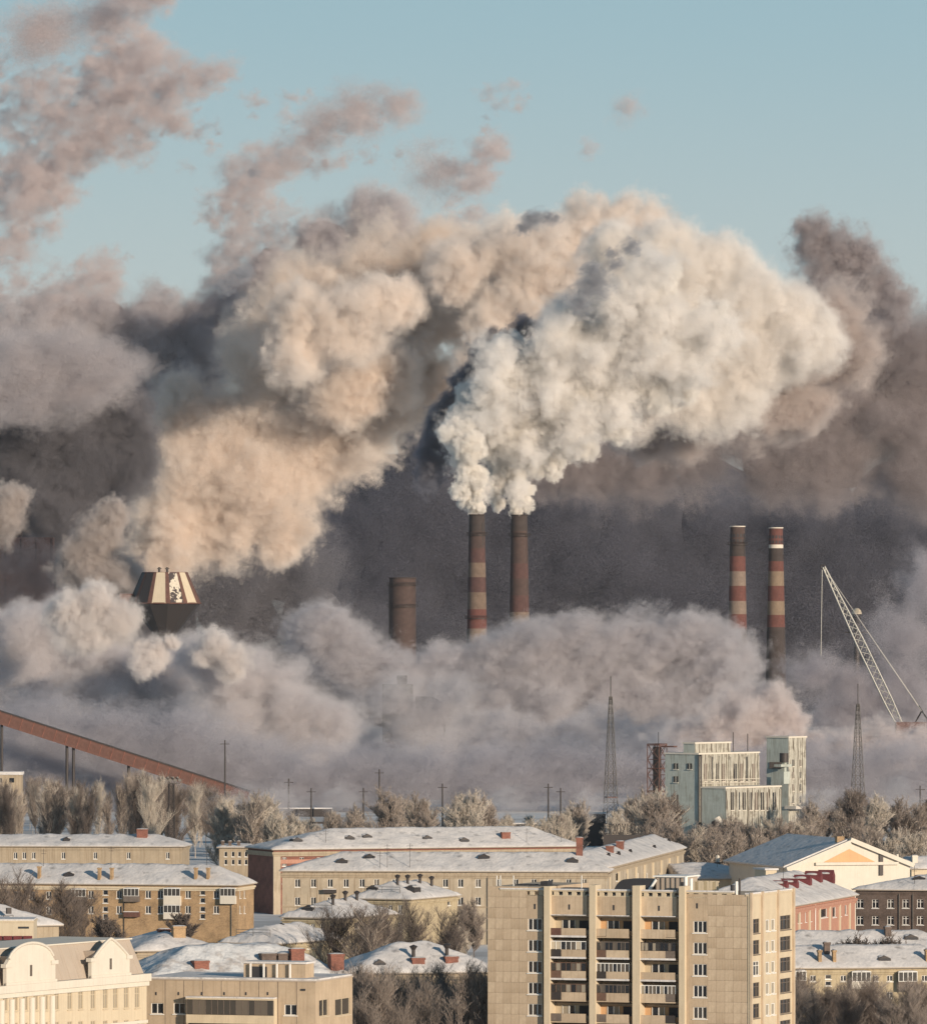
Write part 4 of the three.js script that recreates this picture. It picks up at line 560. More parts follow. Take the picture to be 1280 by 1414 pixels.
for (const [px, t, D, lab] of [[311, 1022, 860, 'tall thin pole above the right end of the left tree belt'], [399, 1075, 850, 'thin pole at the left end of the pipe bridge'], [430, 1088, 850, 'thin pole over the middle of the pipe bridge'], [524, 1062, 860, 'thin faint pole rising behind the frosted trees left of centre'], [502, 1088, 860, 'short faint pole left of another in the frosted trees'], [611, 1082, 845, 'short dark pole beside the tallest pale tree at centre'], [757, 1082, 860, 'left one of two poles with a cross-arm right of centre'], [774, 1088, 855, 'right one of two poles standing close together right of centre'], [1270, 1085, 850, 'short pale pole at the far right behind the trees']]) {
  const h = eaveY(t, D), g = thing('utility_pole', lab, 'pole', V((px - 640) * D / F, 0, -D * K)); part('shaft', strut(V(0, 0, 0), V(0, h, 0), .32, .2, 7), M.darkSteel, g); part('cross_arm', box(-1.3, h - 1.2, -.1, 1.3, h - 1, .1), M.darkSteel, g); part('foot', box(-.5, 0, -.5, .5, .5, .5), M.concrete, g);
}
{ const D = 870, g = thing('low_building', 'small flat building with a snowy roof at the left edge inside the tree belt', 'building', V((-8 - 640) * D / F, 0, -D * K)), y = eaveY(1070, D); part('wall', box(0, 0, -8, 8, y, 0), M.tan, g); part('snow', box(-.3, y, -8.3, 8.3, y + .9, .3), M.snow, g); part('window', [box(1, y - 2.2, .002, 2.4, y - .9, .06)], M.glass[0], g); part('window', [box(4.5, y - 2.2, .002, 5.9, y - .9, .06)], M.glass[0], g); }
// ---------------------------------------------------------------- parked cars in the snowy street
for (const [px, py, D, turn, paint, lab] of [[292, 1272, 565, .3, plain(.6, .6, .58, .35), 'pale car parked in the shaded street above the terrace roofs'], [168, 1273, 572, -.2, plain(.03, .035, .05, .3), 'dark car in the blue shadow below the yellow brick house'], [186, 1276, 560, .15, plain(.05, .07, .12, .3), 'navy car parked nearest the tan house in the snowy street']]) {
  const g = thing('parked_car', lab, 'car', V((px - 640) * D / F, 0, -D * K), turn), s = new THREE.Shape([[-2.1, .35], [-2.15, .8], [-1.3, .95], [-.7, 1.42], [.7, 1.42], [1.3, .95], [2.1, .85], [2.15, .35]].map((q) => new THREE.Vector2(...q)));
  part('body', metric(new THREE.ExtrudeGeometry(s, { depth: 1.5, bevelEnabled: true, bevelSize: .08, bevelThickness: .08, bevelSegments: 2 }).translate(0, 0, -.75)), paint, g); part('side_window', box(-.75, .98, .84, .75, 1.35, .87), M.glass[0], g); for (const x of [-1.35, 1.3]) for (const z of [-.72, .72]) part('wheel', metric(new THREE.CylinderGeometry(.33, .33, .22, 14).rotateX(1.5708).translate(x, .33, z)), M.dark, g); part('snow', metric(new THREE.SphereGeometry(.5, 10, 5, 0, 6.3, 0, 1.57).scale(1.7, .25, 1.4).translate(0, 1.48, 0)), M.snow, g);
}

// ---------------------------------------------------------------- trees
const barkDark = plain(.055, .045, .042), barkMid = plain(.17, .135, .115), barkPale = plain(.46, .39, .32), frost = plain(.5, .44, .37), frostDim = plain(.3, .25, .215), twigDark = plain(.12, .096, .083);
function treeGeo(h, spread, up, twigR, n1) { // [trunk, crown] of bare forked limbs down to twigs, in a 1:1 scale
  const T = [], C = []; const tri = (list, a, b, r0, r1) => { const d = b.clone().sub(a).normalize(), u = Math.abs(d.y) < .9 ? V(0, 1, 0).cross(d).normalize() : V(1, 0, 0).cross(d).normalize(), w = d.clone().cross(u); const p = (c, r, k) => c.clone().addScaledVector(u, Math.cos(k * 2.0944) * r).addScaledVector(w, Math.sin(k * 2.0944) * r); for (let k = 0; k < 3; k++) { const A = p(a, r0, k), B = p(a, r0, k + 1), Q = p(b, r1, k), R = p(b, r1, k + 1); for (const v of [A, B, R, A, R, Q]) list.push(v.x, v.y, v.z); } };
  const grow = (p, d, len, r, lvl) => {
    const n = lvl === 0 ? 7 : lvl === 1 ? 5 : lvl === 2 ? 4 : 2; let q = p.clone(), dir = d.clone();
    for (let i = 0; i < n; i++) {
      dir.add(V(rr(-1, 1), rr(-.5, 1) * up, rr(-1, 1)).multiplyScalar(lvl === 0 ? .1 : .26)).normalize(); const e = q.clone().addScaledVector(dir, len / n), r0 = r * (1 - i / n * .75), r1 = r * (1 - (i + 1) / n * .75);
      const m = lvl < 3 ? twigR * 3 : twigR; tri(lvl < 3 ? T : C, q, e, Math.max(r0, m), Math.max(r1, m));
      if (lvl < 4) { const k = lvl === 0 ? (i > 0 ? n1 : 0) : lvl === 1 ? 3 : lvl === 2 ? 2 : 2; for (let j = 0; j < k; j++) { const a = rr(0, 6.283), t = i / n, tilt = V(Math.cos(a), 0, Math.sin(a)).multiplyScalar(spread * (lvl === 0 ? 1 - .3 * t : .8)).addScaledVector(dir, .8).add(V(0, up * .8, 0)).normalize(); grow(q.clone().lerp(e, rnd()), tilt, len * (lvl === 0 ? .2 + .22 * Math.sin(Math.PI * (.1 + t * .85)) : lvl === 3 ? .6 : .5) * rr(.7, 1.15), r1 * .55, lvl + 1); } }
      q = e;
    }
  };
  grow(V(0, 0, 0), V(0, 1, 0), h, h * .013, 0);
  let top = 0; for (const l of [T, C]) for (let i = 1; i < l.length; i += 3) top = Math.max(top, l[i]);
  for (const l of [T, C]) for (let i = 0; i < l.length; i++) l[i] *= h / top;
  return [T, C].map((l) => { const g = new THREE.BufferGeometry(); g.setAttribute('position', new THREE.Float32BufferAttribute(l, 3)); g.computeVertexNormals(); return g; });
}
const protos = { tall: [0, 1, 2, 3].map(() => treeGeo(20, .85, .45, .014, 3)), round: [0, 1, 2].map(() => treeGeo(12, .95, .45, .022, 4)), bush: [0, 1].map(() => treeGeo(6, 1.1, .5, .02, 4)) };
function plant(kind, px, top, D, trunk, crown, label, group, name = 'bare_tree', wide = 1) {
  const base = { tall: 20, round: 12, bush: 6 }[kind], set = protos[kind], [tg, cg] = set[Math.floor(rnd() * set.length)], h = Math.max(3, eaveY(top, D)), s = h / base;
  const g = thing(name, label, name === 'bush' ? 'bush' : 'tree', V((px - 640) * D / F, 0, -D * K), rr(0, 6.28), group); part('trunk', tg, trunk, g); part('crown', cg, crown, g); g.scale.set(s * wide, s, s * wide); return g;
}
const pick = (l) => l[Math.floor(rnd() * l.length)];
const tone = (c) => c === frost ? 'cream white frosted' : c === frostDim ? 'dull frosted' : c === barkMid ? 'brown' : 'dark', reach = (px, a, b, w) => w[Math.min(w.length - 1, Math.floor((px - a) / (b - a) * w.length))];
for (let i = 0; i < 112; i++) { const px = rr(-25, 318), D = rr(780, 960), c = pick([barkMid, twigDark, barkMid, frostDim, frost]), w = reach(px, -25, 318, ['by the left edge', 'left of the floodlight mast', 'around the floodlight mast', 'at its right end']); plant('tall', px, 1074 + 12 * noise3(px / 22, 4, 4) + rr(-8, 9) + (px > 270 ? (px - 270) * .5 : 0), D, pick([barkPale, barkMid, barkPale]), c, `tall ${tone(c)} bare birch in the left tree belt, ${w}`, `tall ${tone(c)} bare birches ${w}`, 'bare_tree', rr(.55, .9)); }
for (let i = 0; i < 100; i++) { const px = rr(300, 905), c = pick([frost, frost, frostDim, frostDim]), w = reach(px, 300, 905, ['behind its left end', 'behind its middle', 'left of the radio mast', 'around the radio mast']); plant('round', px, 1109 + 24 * noise3(px / 23, 3, 8) + rr(-8, 10) - 12 * Math.exp(-Math.pow((px - 500) / 30, 2)), rr(740, 900), pick([frost, frostDim, barkPale]), c, `round ${tone(c)} tree behind the rear long house, ${w}`, `round ${tone(c)} trees ${w}`, 'frosted_tree', rr(.75, 1.1)); }
for (let i = 0; i < 84; i++) { const px = rr(905, 1300), D = rr(700, 900), lo = D < 780, c = pick([frostDim, frostDim, frost, barkMid, twigDark]), w = reach(px, 905, 1300, ['below the lattice tower', 'before the works building', 'right of the works building', 'at the right edge']); plant('round', px, lo ? 1130 + 14 * noise3(px / 20, 1, 5) + rr(-6, 6) : 1102 + 18 * noise3(px / 25, 9, 2) + rr(-8, 8) + (px > 910 && px < 1120 ? 30 : 0), px > 905 && px < 1125 ? rr(700, 790) : D, pick([frost, frostDim, barkPale, barkMid]), c, `${tone(c)} bare tree in the right belt, ${w}`, `${tone(c)} trees ${w}`, 'frosted_tree', rr(.85, 1.15)); }
for (const [px, top, D, c, lab] of [[470, 1242, 500, twigDark, 'dark bare tree at the left of the thicket under the middle terrace house'], [497, 1236, 498, barkMid, 'slim pale stemmed tree in the thicket below the upper terrace house'], [522, 1245, 505, twigDark, 'dark bare tree in the middle of the thicket, left of centre'], [548, 1238, 510, twigDark, 'dark bare tree in the middle of the thicket, just right of centre'], [578, 1232, 515, barkMid, 'broad brownish tree at the right of the thicket'], [602, 1240, 508, barkMid, 'brown bare tree behind the rightmost bush of the thicket']]) plant('tall', px, top, D, px === 497 ? barkPale : barkDark, c, lab, null, 'bare_tree', 1.15);
for (const [px, top, D, c, lab] of [[640, 1272, 545, frost, 'white frosted shrub in front of the cream long house, beside the tower block'], [655, 1238, 585, frostDim, 'frosted tree hard by the left edge of the tower block'], [618, 1285, 530, frostDim, 'lower frosted shrub left of the white one']]) plant('round', px, top, D, barkMid, c, lab, null, 'frosted_tree', 1.1);
for (let i = 0; i < 22; i++) plant('tall', 486 + i * 8.8 + rr(-5, 5), rr(1316, 1345), rr(408, 428), barkMid, i % 2 ? frostDim : barkMid, `${i % 2 ? 'pale twigged' : 'brown'} bare tree before the bottom centre house, ${i < 11 ? 'nearer the panel block' : 'nearer the tower block'}`, `${i % 2 ? 'pale twigged' : 'brown'} trees before the bottom centre house, ${i < 11 ? 'left' : 'right'}`, 'bare_tree', 1.05);
for (let i = 0; i < 22; i++) plant('tall', 1098 + i * 9 + rr(-5, 5), rr(1330, 1366), rr(432, 452), barkMid, i % 3 ? barkMid : frostDim, `${i % 3 ? 'brown' : 'pale twigged'} bare tree before the yellow lower right house, ${i < 11 ? 'nearer the tower block' : 'nearer the right edge'}`, `${i % 3 ? 'brown' : 'pale twigged'} trees before the yellow house, ${i < 11 ? 'left' : 'right'}`, 'bare_tree', 1);
for (const [px, top, D, lab] of [[10, 1196, 560, 'bare tree at the left edge before the yellow brick house'], [32, 1188, 565, 'tallest bare tree before the left end of the yellow brick house'], [62, 1214, 568, 'bare tree third from the left edge before the yellow brick house'], [92, 1208, 570, 'bare tree fourth from the left edge before the yellow brick house'], [118, 1222, 572, 'bare tree nearest the balconies of the yellow brick house']]) plant('tall', px, top, D, barkDark, barkMid, lab, null, 'bare_tree', 1.15);
for (const [px, D, lab] of [[140, 560, 'dark bush at the foot of the yellow brick house, in the light'], [252, 580, 'dark bush in the blue shadow below the white balcony'], [1190, 486, 'small bush poking over the roof edge at right'], [1240, 486, 'small bush beside the roof window at right']]) plant('bush', px, D === 486 ? 1283 : 1258, D, barkDark, twigDark, lab, null, 'bush', 1.2);
for (let i = 0; i < 46; i++) { const px = rr(-10, 1290), D = rr(715, 765), pale = rnd() < .5, w = reach(px, -10, 1290, ['before the left tree belt', 'behind the rear long house', 'below the derelict works', 'at the right edge']); plant('bush', px, 848 + (HC - rr(3.5, 6)) * F / D, D, barkMid, pale ? frostDim : barkMid, `${pale ? 'frosted' : 'brown'} low bush in the undergrowth ${w}`, `${pale ? 'frosted' : 'brown'} low bushes ${w}`, 'bush', 1.6); }

// ---------------------------------------------------------------- smoke and steam
// Smoke is built as what it is: clouds of very many tiny grains that scatter the sunlight; a billow is one puff of them, and a plume is many billows.
const LIT = sun.position.clone().sub(sun.target.position).normalize();
function grains(N, size, W, field, even = false) { // field: density 0..1 on the cube of half-width W
  const p = new Float32Array(N * 9); let n = 0, tries = 0;
  while (n < N && tries++ < N * 60) {
    const x = (rnd() * 2 - 1) * W, y = (rnd() * 2 - 1) * W, z = (rnd() * 2 - 1) * W, f = field(x, y, z); if (f <= 0 || rnd() > f) continue;
    const a = rnd() * 6.2832, cz = rnd() * 2 - 1, q = Math.sqrt(1 - cz * cz), ux = q * Math.cos(a), uy = q * Math.sin(a), uz = cz, b = rnd() * 6.2832;
    let vx = -uz * Math.cos(b) + uy * Math.sin(b), vy = uz * Math.sin(b) * .7 - ux * Math.sin(b), vz = ux * Math.cos(b) - uy * .3; const d = vx * ux + vy * uy + vz * uz; vx -= d * ux; vy -= d * uy; vz -= d * uz; const l = Math.hypot(vx, vy, vz) || 1; vx /= l; vy /= l; vz /= l;
    for (let t = 0; t < 3; t++) { const A = t * 2.0944, c = Math.cos(A) * size, s = Math.sin(A) * size; p[n * 9 + t * 3] = x + ux * c + vx * s; p[n * 9 + t * 3 + 1] = y + uy * c + vy * s; p[n * 9 + t * 3 + 2] = z + uz * c + vz * s; }
    n++;
  }
  const g = new THREE.BufferGeometry(); g.setAttribute('position', new THREE.BufferAttribute(n < N ? p.slice(0, n * 9) : p, 3)); if (even) { const q = new Float32Array(n * 9); for (let i = 0; i < n * 3; i++) LIT.toArray(q, i * 3); g.setAttribute('normal', new THREE.BufferAttribute(q, 3)); g.userData.even = true; } return g;
}
function gridField(G, W, fn) { const a = new Float32Array(G * G * G); for (let k = 0; k < G; k++) for (let j = 0; j < G; j++) for (let i = 0; i < G; i++) a[(k * G + j) * G + i] = fn((i / (G - 1) * 2 - 1) * W, (j / (G - 1) * 2 - 1) * W, (k / (G - 1) * 2 - 1) * W); const c = (v) => Math.max(0, Math.min(G - 1, Math.round((v / W + 1) / 2 * (G - 1) + rnd() - .5))); return (x, y, z) => a[(c(z) * G + c(y)) * G + c(x)]; }
const rdir = () => { const z = rnd() * 2 - 1, a = rnd() * 6.2832, q = Math.sqrt(1 - z * z); return [q * Math.cos(a), q * Math.sin(a), z]; };
function cauliflower(N, size) { // crisp steam: knobs upon knobs
  const B = [[0, 0, 0, .6]];
  for (let i = 0; i < 26; i++) { const d = rdir(), r = .2 + .2 * rnd(), b = [d[0] * .62, d[1] * .62, d[2] * .62, r]; B.push(b); for (let j = 0; j < 9; j++) { const e = rdir(); if (e[0] * d[0] + e[1] * d[1] + e[2] * d[2] < 0) { e[0] *= -1; e[1] *= -1; e[2] *= -1; } B.push([b[0] + e[0] * r * .95, b[1] + e[1] * r * .95, b[2] + e[2] * r * .95, r * (.16 + .45 * rnd() * rnd() + .1 * rnd())]); } }
  const G = 84, W = 1.25, a = new Float32Array(G * G * G), h = 2 * W / (G - 1);
  for (const [bx, by, bz, r] of B) { const lo = (c) => Math.max(0, Math.floor((c - r + W) / h)), hi = (c) => Math.min(G - 1, Math.ceil((c + r + W) / h)); for (let k = lo(bz); k <= hi(bz); k++) for (let j = lo(by); j <= hi(by); j++) for (let i = lo(bx); i <= hi(bx); i++) { const v = r - Math.hypot(i * h - W - bx, j * h - W - by, k * h - W - bz), o = (k * G + j) * G + i; if (v > a[o]) a[o] = v; } }
  for (let k = 0; k < G; k++) for (let j = 0; j < G; j++) for (let i = 0; i < G; i++) { const o = (k * G + j) * G + i; if (a[o] > 0 && a[o] < .3) a[o] += .15 * fbm(i * .13, j * .13, k * .13, 4) - .012; }
  const c = (v) => Math.max(0, Math.min(G - 1, Math.round((v + W) / h + rnd() - .5)));
  return grains(N, size, W, (x, y, z) => { const v = a[(c(z) * G + c(y)) * G + c(x)]; return v <= 0 ? 0 : v > .24 ? .25 : Math.min(1, .07 + v * 6); });
}
function softPuff(N, size, rag, thr, o, sharp = 1.6, even = false) { const W = 1.15; return grains(N, size, W, gridField(80, W, (x, y, z) => { const r = Math.hypot(x, y, z), s = 1 - r * r + rag * (fbm(x * 1.9 + o, y * 1.9, z * 1.9, 3) + .45 * (Math.abs(noise3(x * 7 + o, y * 7, z * 7)) - .3)) - thr; return r > 1.14 || s <= 0 ? 0 : Math.min(1, s) ** sharp; }), even); }
const PUFF = { crisp: [cauliflower(120000, .0085), cauliflower(120000, .0085)], soft: [softPuff(300000, .0031, 1.4, .27, 0), softPuff(300000, .0031, 1.6, .32, 40), softPuff(300000, .00265, 1.4, .24, 80)], thin: softPuff(40000, .0042, 2.0, .45, 23, 1.3), wisp: [softPuff(60000, .0046, 2.0, .45, 9), softPuff(60000, .0046, 2.2, .5, 70)] };
const smokeMat = (r, g, b) => new THREE.MeshPhysicalMaterial({ color: rgb(r, g, b), roughness: 1, specularIntensity: 0, transmission: .5, thickness: 0, side: THREE.DoubleSide });
const heartMat = (r, g, b) => std({ color: rgb(r, g, b), roughness: 1 });
function lumpy(geo, amp, f) { // push the points about with noise, then smooth the facets
  geo.deleteAttribute('uv'); geo.deleteAttribute('normal'); geo = mergeVertices(geo, 1e-3); const p = geo.attributes.position;
  for (let i = 0; i < p.count; i++) { const x = p.getX(i), y = p.getY(i), z = p.getZ(i); p.setXYZ(i, x + amp * fbm(x / f, y / f, z / f + 5, 3), y + amp * fbm(x / f + 31, y / f, z / f, 3), z + amp * fbm(x / f, y / f + 17, z / f, 3)); }
  geo.computeVertexNormals(); return geo;
}
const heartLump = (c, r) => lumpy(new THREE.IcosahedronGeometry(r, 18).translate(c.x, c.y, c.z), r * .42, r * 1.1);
// spots: [photo column, row, depth, radius in photo pixels]; each gives n billows scattered in it, k times its size
function smoke(name, label, mat, geo, spots, n, k = .55, flat = 1, drift = 1, heart = null) {
  const L = []; for (const [x, y, D, r, m] of spots) for (let i = 0; i < (m ?? n); i++) { const d = rdir(), q = Math.cbrt(rnd()) * r * (1 - k * .55); L.push([x + d[0] * q, y + d[1] * q, D + d[2] * q * D / F / K * flat, r * k * rr(.6, 1.45)]); }
  const im = new THREE.InstancedMesh(geo, mat, L.length), m = new THREE.Matrix4(), q = new THREE.Quaternion(); im.castShadow = im.receiveShadow = true;
  L.forEach(([x, y, D, r], i) => { if (geo.userData.even) q.setFromAxisAngle(LIT, rnd() * 6.2832); else q.set(rnd() - .5, rnd() - .5, rnd() - .5, rnd() - .5).normalize(); const s = r * D / F; m.compose(V(0, 0, 0), q, V(s, s, s)); if (drift !== 1) m.premultiply(new THREE.Matrix4().makeRotationZ(rr(-.1, .45)).multiply(new THREE.Matrix4().makeScale(drift, 1 / Math.sqrt(drift), 1))); im.setMatrixAt(i, m.setPosition(at(x, y, D))); });
  if (!heart) { im.name = name; scene.add(im); return tag(im, label, 'smoke', null, 'stuff'); }
  // dense smoke: an opaque lumpy heart inside the veil of grains
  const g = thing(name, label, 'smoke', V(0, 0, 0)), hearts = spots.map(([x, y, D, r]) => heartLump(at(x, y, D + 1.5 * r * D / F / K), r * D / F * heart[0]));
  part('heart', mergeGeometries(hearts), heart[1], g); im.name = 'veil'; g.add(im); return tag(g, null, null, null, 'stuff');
}
const D1 = (D, l) => l.map(([x, y, r, m]) => [x, y, D, r, m]);
smoke('steam_plume', 'bright white steam plume billowing up from the two smoking chimneys', smokeMat(.96, .935, .9), PUFF.crisp[0], [...D1(1340, [[658, 703, 13, 4], [655, 688, 21, 7], [648, 668, 31, 9], [648, 632, 36, 7], [634, 600, 38, 6]]), ...D1(1352, [[717, 702, 14, 4], [718, 688, 21, 7], [715, 668, 31, 9], [686, 678, 24, 6], [687, 692, 16, 4], [687, 655, 30, 6], [712, 632, 38, 8]]), ...D1(1352, [[690, 600, 52], [735, 590, 46], [690, 550, 56], [745, 545, 60], [790, 560, 46], [720, 500, 54], [775, 500, 62], [835, 525, 58], [880, 525, 46], [800, 470, 56], [850, 480, 56], [830, 580, 42], [790, 605, 40], [755, 635, 34], [925, 535, 48], [660, 570, 44], [640, 590, 36]])], 13, .52, .8, 1);
smoke('steam_plume', 'spreading upper steam that drifts right from the white plume', smokeMat(.95, .92, .89), PUFF.soft[0], D1(1370, [[800, 450, 62], [860, 450, 66], [905, 430, 66], [860, 400, 56], [930, 480, 60], [900, 500, 56], [900, 380, 60], [960, 410, 66], [1000, 460, 66], [960, 500, 60], [1040, 420, 56], [1060, 480, 60], [990, 360, 40], [930, 350, 46], [1020, 530, 56], [880, 360, 44], [870, 570, 44], [960, 560, 50], [1080, 430, 50], [1110, 470, 50], [840, 350, 44]]), 11, .8, 1, 1);
smoke('brown_smoke', 'dull lit smoke where the white steam fades off to the right', smokeMat(.72, .65, .62), PUFF.soft[1], D1(1385, [[1085, 440, 46], [1120, 470, 50], [1090, 510, 50], [1040, 560, 50], [1150, 430, 44], [960, 600, 44], [890, 610, 36], [1170, 490, 50], [1100, 570, 50]]), 10, .8, 1, 1.15);
smoke('steam_plume', 'white curls on the sunny front of the spreading steam', smokeMat(.96, .935, .9), PUFF.crisp[1], D1(1350, [[860, 440, 44], [905, 470, 44], [900, 420, 40], [950, 450, 36], [880, 500, 36], [945, 500, 30], [985, 440, 26], [920, 385, 30]]), 8, .5, .6, 1);
smoke('dark_and_shade_smoke', 'shaded left flank of the white plume, its shade put into dark grey puffs', smokeMat(.34, .34, .39), PUFF.soft[1], D1(1362, [[598, 655, 27], [602, 625, 27], [610, 595, 27], [622, 567, 27], [638, 540, 27], [654, 515, 27], [672, 492, 26], [695, 472, 24], [720, 455, 20]]), 10, .7, .6, 1);  // plume shade painted as grey puffs on the side away from the sun
smoke('dark_and_shade_smoke', 'torn blue grey smoke shreds on the crest of the steam', smokeMat(.46, .47, .51), PUFF.wisp[1], D1(1338, [[800, 425, 20], [812, 402, 26], [828, 378, 26], [845, 358, 20], [870, 345, 16], [720, 316, 14], [737, 308, 20], [758, 300, 16], [330, 380, 20], [310, 395, 18]]), 5, .7, .6, 1.3);
smoke('steam_plume', 'thin white steam veil blurring the edges of the plume', smokeMat(.95, .925, .9), PUFF.wisp[0], D1(1344, [[660, 680, 26], [712, 680, 26], [640, 630, 36], [740, 620, 40], [630, 590, 34], [800, 590, 44], [690, 560, 56], [850, 560, 46], [750, 540, 56], [690, 500, 46], [820, 500, 60], [760, 460, 50], [880, 500, 60], [850, 430, 60], [920, 440, 60], [940, 500, 50], [900, 380, 50], [980, 450, 50]]), 7, .7, .8, 1);
smoke('tan_smoke', 'great tan sunlit smoke cloud leaning over the left half of the works', smokeMat(.94, .865, .80), PUFF.soft[1], D1(1640, [[215, 770, 50], [255, 720, 60], [325, 735, 62], [395, 740, 46], [285, 660, 66], [360, 670, 74], [430, 650, 62], [250, 600, 52], [330, 590, 76], [415, 570, 84], [490, 600, 60], [545, 560, 56], [385, 490, 82], [470, 480, 90], [560, 480, 76], [610, 420, 70], [440, 410, 66], [530, 385, 70], [620, 360, 64], [690, 370, 60], [600, 530, 46], [660, 440, 50], [250, 560, 40]]).concat(D1(1622, [[500, 540, 50], [545, 520, 46], [470, 550, 46]])), 12, .8, 1, 1);
smoke('tan_smoke', 'pale cream smoke top rising behind the steam plume', smokeMat(.94, .88, .83), PUFF.soft[0], D1(1600, [[790, 390, 56], [770, 440, 56], [740, 490, 50], [830, 370, 50], [700, 450, 56], [660, 500, 56], [760, 345, 56], [820, 312, 50], [880, 318, 50], [700, 350, 50], [910, 340, 34], [640, 380, 50], [480, 450, 54], [420, 430, 46], [540, 420, 50], [400, 490, 46], [740, 400, 50]]), 11, .75, 1, 1);
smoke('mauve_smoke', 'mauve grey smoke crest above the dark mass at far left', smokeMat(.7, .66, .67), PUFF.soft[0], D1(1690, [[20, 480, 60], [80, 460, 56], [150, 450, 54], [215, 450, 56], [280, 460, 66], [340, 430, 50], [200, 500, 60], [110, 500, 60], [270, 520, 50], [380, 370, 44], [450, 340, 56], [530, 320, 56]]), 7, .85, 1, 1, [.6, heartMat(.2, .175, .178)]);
smoke('dark_and_shade_smoke', 'heavy dark brown smoke mass filling the left edge', smokeMat(.28, .268, .29), PUFF.soft[0], D1(1560, [[-10, 580, 70], [60, 580, 74], [120, 580, 60], [30, 660, 72], [100, 660, 64], [150, 640, 44], [90, 540, 50], [140, 540, 40], [155, 590, 40], [50, 740, 60], [-20, 760, 60], [100, 740, 60], [60, 510, 50], [172, 640, 40], [178, 600, 36], [160, 560, 40]]), 5, .9, 1, 1, [.78, heartMat(.075, .068, .074)]);
smoke('mauve_smoke', 'thin mauve smoke drawn across the top of the dark mass at far left', smokeMat(.66, .62, .63), PUFF.thin, D1(1535, [[20, 505, 56], [90, 505, 56], [160, 515, 44], [-10, 550, 50], [50, 545, 50], [120, 545, 40]]), 12, .8, 1, 1.4);
smoke('ground_mist', 'thin mist before the furnace building under the wide stack', smokeMat(.68, .66, .68), PUFF.thin, D1(1172, [[550, 960, 44], [600, 985, 44], [570, 1010, 44], [630, 960, 40]]), 10, .8, 1, 1.3);
smoke('grey_smoke', 'grey puff lit from the right beside the tower with the faceted head', smokeMat(.66, .60, .57), PUFF.soft[1], D1(1420, [[140, 740, 36], [125, 790, 44], [155, 710, 24], [116, 765, 36], [-4, 715, 34], [12, 690, 24], [170, 800, 36]]), 14, .8, 1, 1);
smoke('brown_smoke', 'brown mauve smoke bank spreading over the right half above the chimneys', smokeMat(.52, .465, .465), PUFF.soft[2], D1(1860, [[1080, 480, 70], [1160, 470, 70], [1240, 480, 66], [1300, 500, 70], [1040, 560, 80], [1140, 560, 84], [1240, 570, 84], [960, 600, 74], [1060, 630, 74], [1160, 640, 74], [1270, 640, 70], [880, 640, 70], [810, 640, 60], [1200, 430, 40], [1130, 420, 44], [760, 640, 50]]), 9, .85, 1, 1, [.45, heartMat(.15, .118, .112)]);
smoke('brown_smoke', 'thin curling brown puff above the smoke bank at right', smokeMat(.56, .51, .515), PUFF.wisp[0], D1(1800, [[1130, 340, 44], [1165, 345, 44], [1120, 320, 26], [1190, 370, 44], [1150, 400, 50], [1210, 400, 46], [1240, 425, 40]]), 9, .8, 1, 1);
smoke('dark_and_shade_smoke', 'vast slate smoke wall behind all the chimneys, deep shade put into its dark colour', smokeMat(.2, .2, .24), PUFF.thin, D1(2100, [[470, 740, 90], [560, 690, 90], [560, 800, 100], [660, 740, 110], [780, 700, 80], [770, 800, 110], [880, 730, 90], [900, 820, 110], [1000, 720, 80], [1020, 820, 110], [1120, 730, 80], [1150, 830, 110], [1250, 730, 90], [1280, 840, 110], [480, 860, 100], [640, 880, 110], [800, 900, 110], [960, 910, 110], [1120, 930, 110], [1260, 940, 110], [1200, 1000, 100], [600, 620, 50], [1040, 1010, 100]]), 5, .95, 1, 1, [.95, heartMat(.088, .09, .112)]);  // low colour holds the deep shade on this bank besides its own slate
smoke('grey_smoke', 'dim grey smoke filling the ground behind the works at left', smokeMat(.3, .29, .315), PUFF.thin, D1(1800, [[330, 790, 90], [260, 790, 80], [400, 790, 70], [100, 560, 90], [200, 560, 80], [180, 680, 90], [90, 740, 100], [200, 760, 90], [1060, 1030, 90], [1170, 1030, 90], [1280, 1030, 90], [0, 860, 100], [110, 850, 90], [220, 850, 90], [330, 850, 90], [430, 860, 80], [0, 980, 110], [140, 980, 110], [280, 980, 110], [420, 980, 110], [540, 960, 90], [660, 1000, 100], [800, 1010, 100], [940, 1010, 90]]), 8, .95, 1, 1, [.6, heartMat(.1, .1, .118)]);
smoke('low_steam', 'low bank of drifting steam across the left and middle of the works', smokeMat(.77, .74, .75), PUFF.soft[2], [...D1(1170, [[20, 870, 50], [85, 865, 50], [140, 895, 42], [50, 930, 70], [140, 940, 70], [220, 930, 56], [210, 975, 60], [20, 1000, 60]]), ...D1(1150, [[290, 910, 42], [340, 940, 56], [395, 950, 50], [310, 990, 60], [400, 1010, 60], [450, 1000, 46], [430, 1060, 50], [360, 1060, 50], [400, 1110, 36]])], 11, .75, 1, 1.25);
smoke('low_steam', 'head of steam in front of the tower with the faceted head, lit highlights put into its paler colour', smokeMat(.87, .83, .81), PUFF.soft[0], D1(1140, [[130, 835, 34], [95, 850, 32], [165, 860, 32], [205, 905, 30], [120, 880, 40], [295, 895, 30], [320, 915, 32], [236, 890, 13]]), 11, .7, 1, 1);  // sunlit highlights of the low bank given as paler puffs
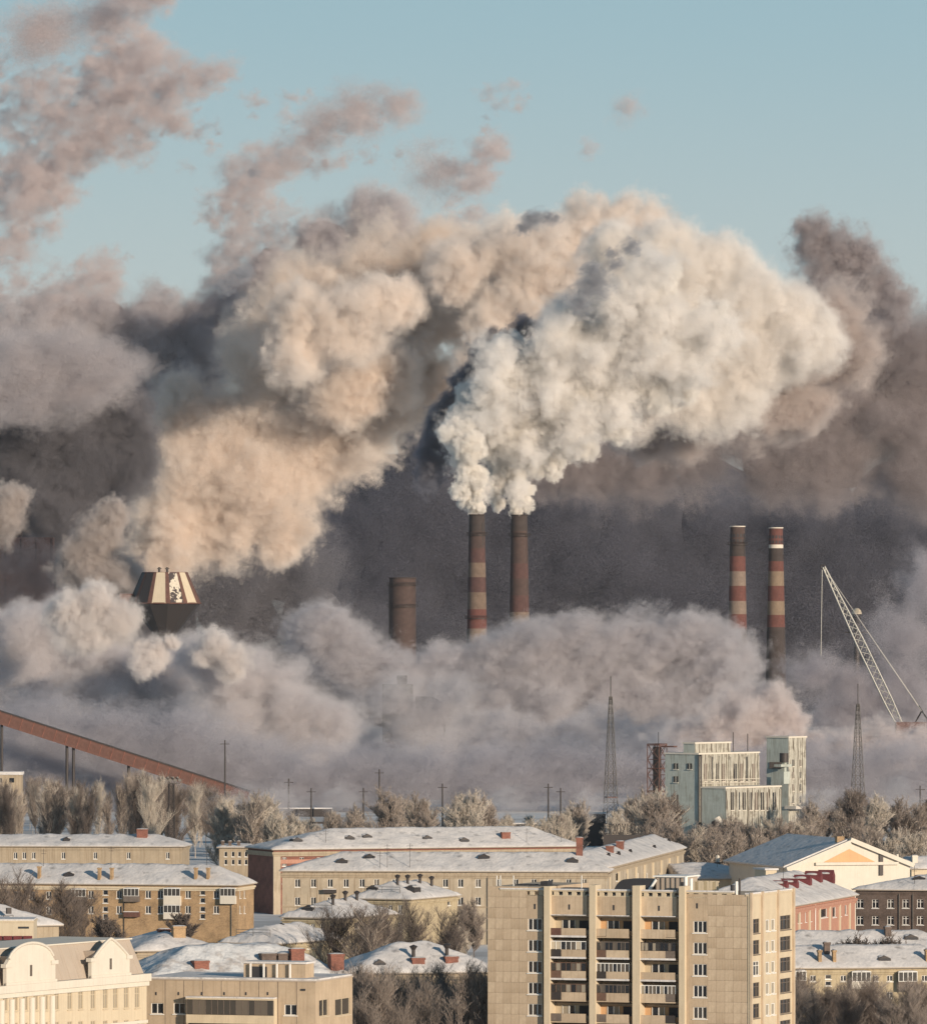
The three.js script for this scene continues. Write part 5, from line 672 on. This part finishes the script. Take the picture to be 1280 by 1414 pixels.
smoke('low_steam', 'low steam round the feet of the smoking chimneys', smokeMat(.7, .675, .695), PUFF.soft[0], [...D1(1240, [[490, 900, 56], [450, 870, 44], [540, 930, 50], [610, 910, 40, 4], [590, 960, 40, 2], [700, 930, 60], [740, 890, 50], [790, 900, 54], [850, 910, 54], [900, 890, 50], [950, 885, 46], [990, 910, 50], [770, 970, 66], [860, 980, 66], [950, 970, 60], [665, 1000, 50, 4]]), ...D1(1180, [[510, 1035, 50, 5], [600, 1060, 56, 5], [700, 1040, 60], [800, 1050, 60], [880, 1050, 56]])], 11, .78, 1, 1.25);
smoke('low_steam', 'steam pouring up behind the works building at right, warm light put into its colour', smokeMat(.82, .765, .755), PUFF.soft[1], [...D1(1090, [[1030, 1000, 50], [1070, 980, 36], [1085, 1015, 40], [1000, 1030, 46], [1130, 1040, 36], [1170, 1050, 44], [1220, 1040, 46], [1270, 1020, 44], [1130, 1080, 36], [1210, 1080, 40], [1270, 1080, 40], [950, 1040, 46]])], 11, .75, 1, 1.1);  // warm highlight on the bank carried by a lighter puff colour
smoke('ground_mist', 'thin mauve mist lying over the ground behind the trees', smokeMat(.58, .565, .605), PUFF.thin, D1(1022, Array.from({ length: 48 }, (_, i) => [i * 29 - 30, 1056 + 20 * (i % 3), 44]).concat([[20, 1020, 46], [80, 1035, 46], [140, 1035, 46], [200, 1040, 46], [260, 1045, 46], [320, 1040, 46], [50, 990, 46], [150, 1000, 46], [250, 1010, 46]])), 7, .95, 1, 1.5);
smoke('ground_mist', 'shreds of mist caught among the frosted trees', smokeMat(.66, .64, .66), PUFF.thin, D1(835, [[335, 1112, 30], [365, 1108, 30], [395, 1118, 26], [470, 1102, 26], [700, 1104, 26], [810, 1106, 24], [1130, 1104, 26], [1235, 1100, 28]]), 5, .8, 1, 1.6);
smoke('grey_smoke', 'veil of thin grey smoke drifting past the crane jib at right', smokeMat(.6, .57, .6), PUFF.thin, D1(1130, [[1120, 930, 50], [1175, 955, 44], [1240, 950, 54], [1280, 800, 60], [1250, 880, 54], [1150, 985, 50], [1210, 990, 54], [1275, 980, 50]]), 9, .8);
smoke('grey_smoke', 'reddish brown haze in front of the furnace block at the left edge', smokeMat(.62, .47, .42), PUFF.wisp[1], D1(1480, [[10, 790, 50], [50, 780, 44], [30, 830, 50], [70, 830, 44]]), 4, .8);
{ // scraps follow a torn noise pattern, thinning out upwards and to the right
  const L = []; for (let i = 0; i < 5200; i++) { const x = rr(-40, 760), y = rr(-30, 430), a = fbm(x / 105 + y / 400, y / 70 + x / 500, 3.7, 5), edge = (x > 330 ? (x - 330) / 1500 : 0) + (y < 90 && x > 220 ? .16 : 0) - (y > 200 && x < 560 ? .07 : 0); if (a > .05 + edge + .2 * rnd()) L.push([x, y, 1700 + rr(-14, 14), 8 + 30 * Math.min(.5, a - edge + .06) * (.35 + rnd()), 1]); }
  for (const q of [[60, 40, 1700, 50, 9], [150, 30, 1700, 46, 8], [490, 150, 1700, 40, 6], [545, 150, 1700, 36, 6], [440, 175, 1700, 36, 5], [870, 145, 1700, 24, 3], [812, 208, 1700, 20, 2], [600, 240, 1700, 44, 5]]) L.push(q);
  smoke('high_smoke', 'torn mauve smoke scraps high in the sky at upper left', smokeMat(.74, .67, .665), PUFF.thin, L, 1, 1, 1, 1.2);
}

renderer.render(scene, camera);
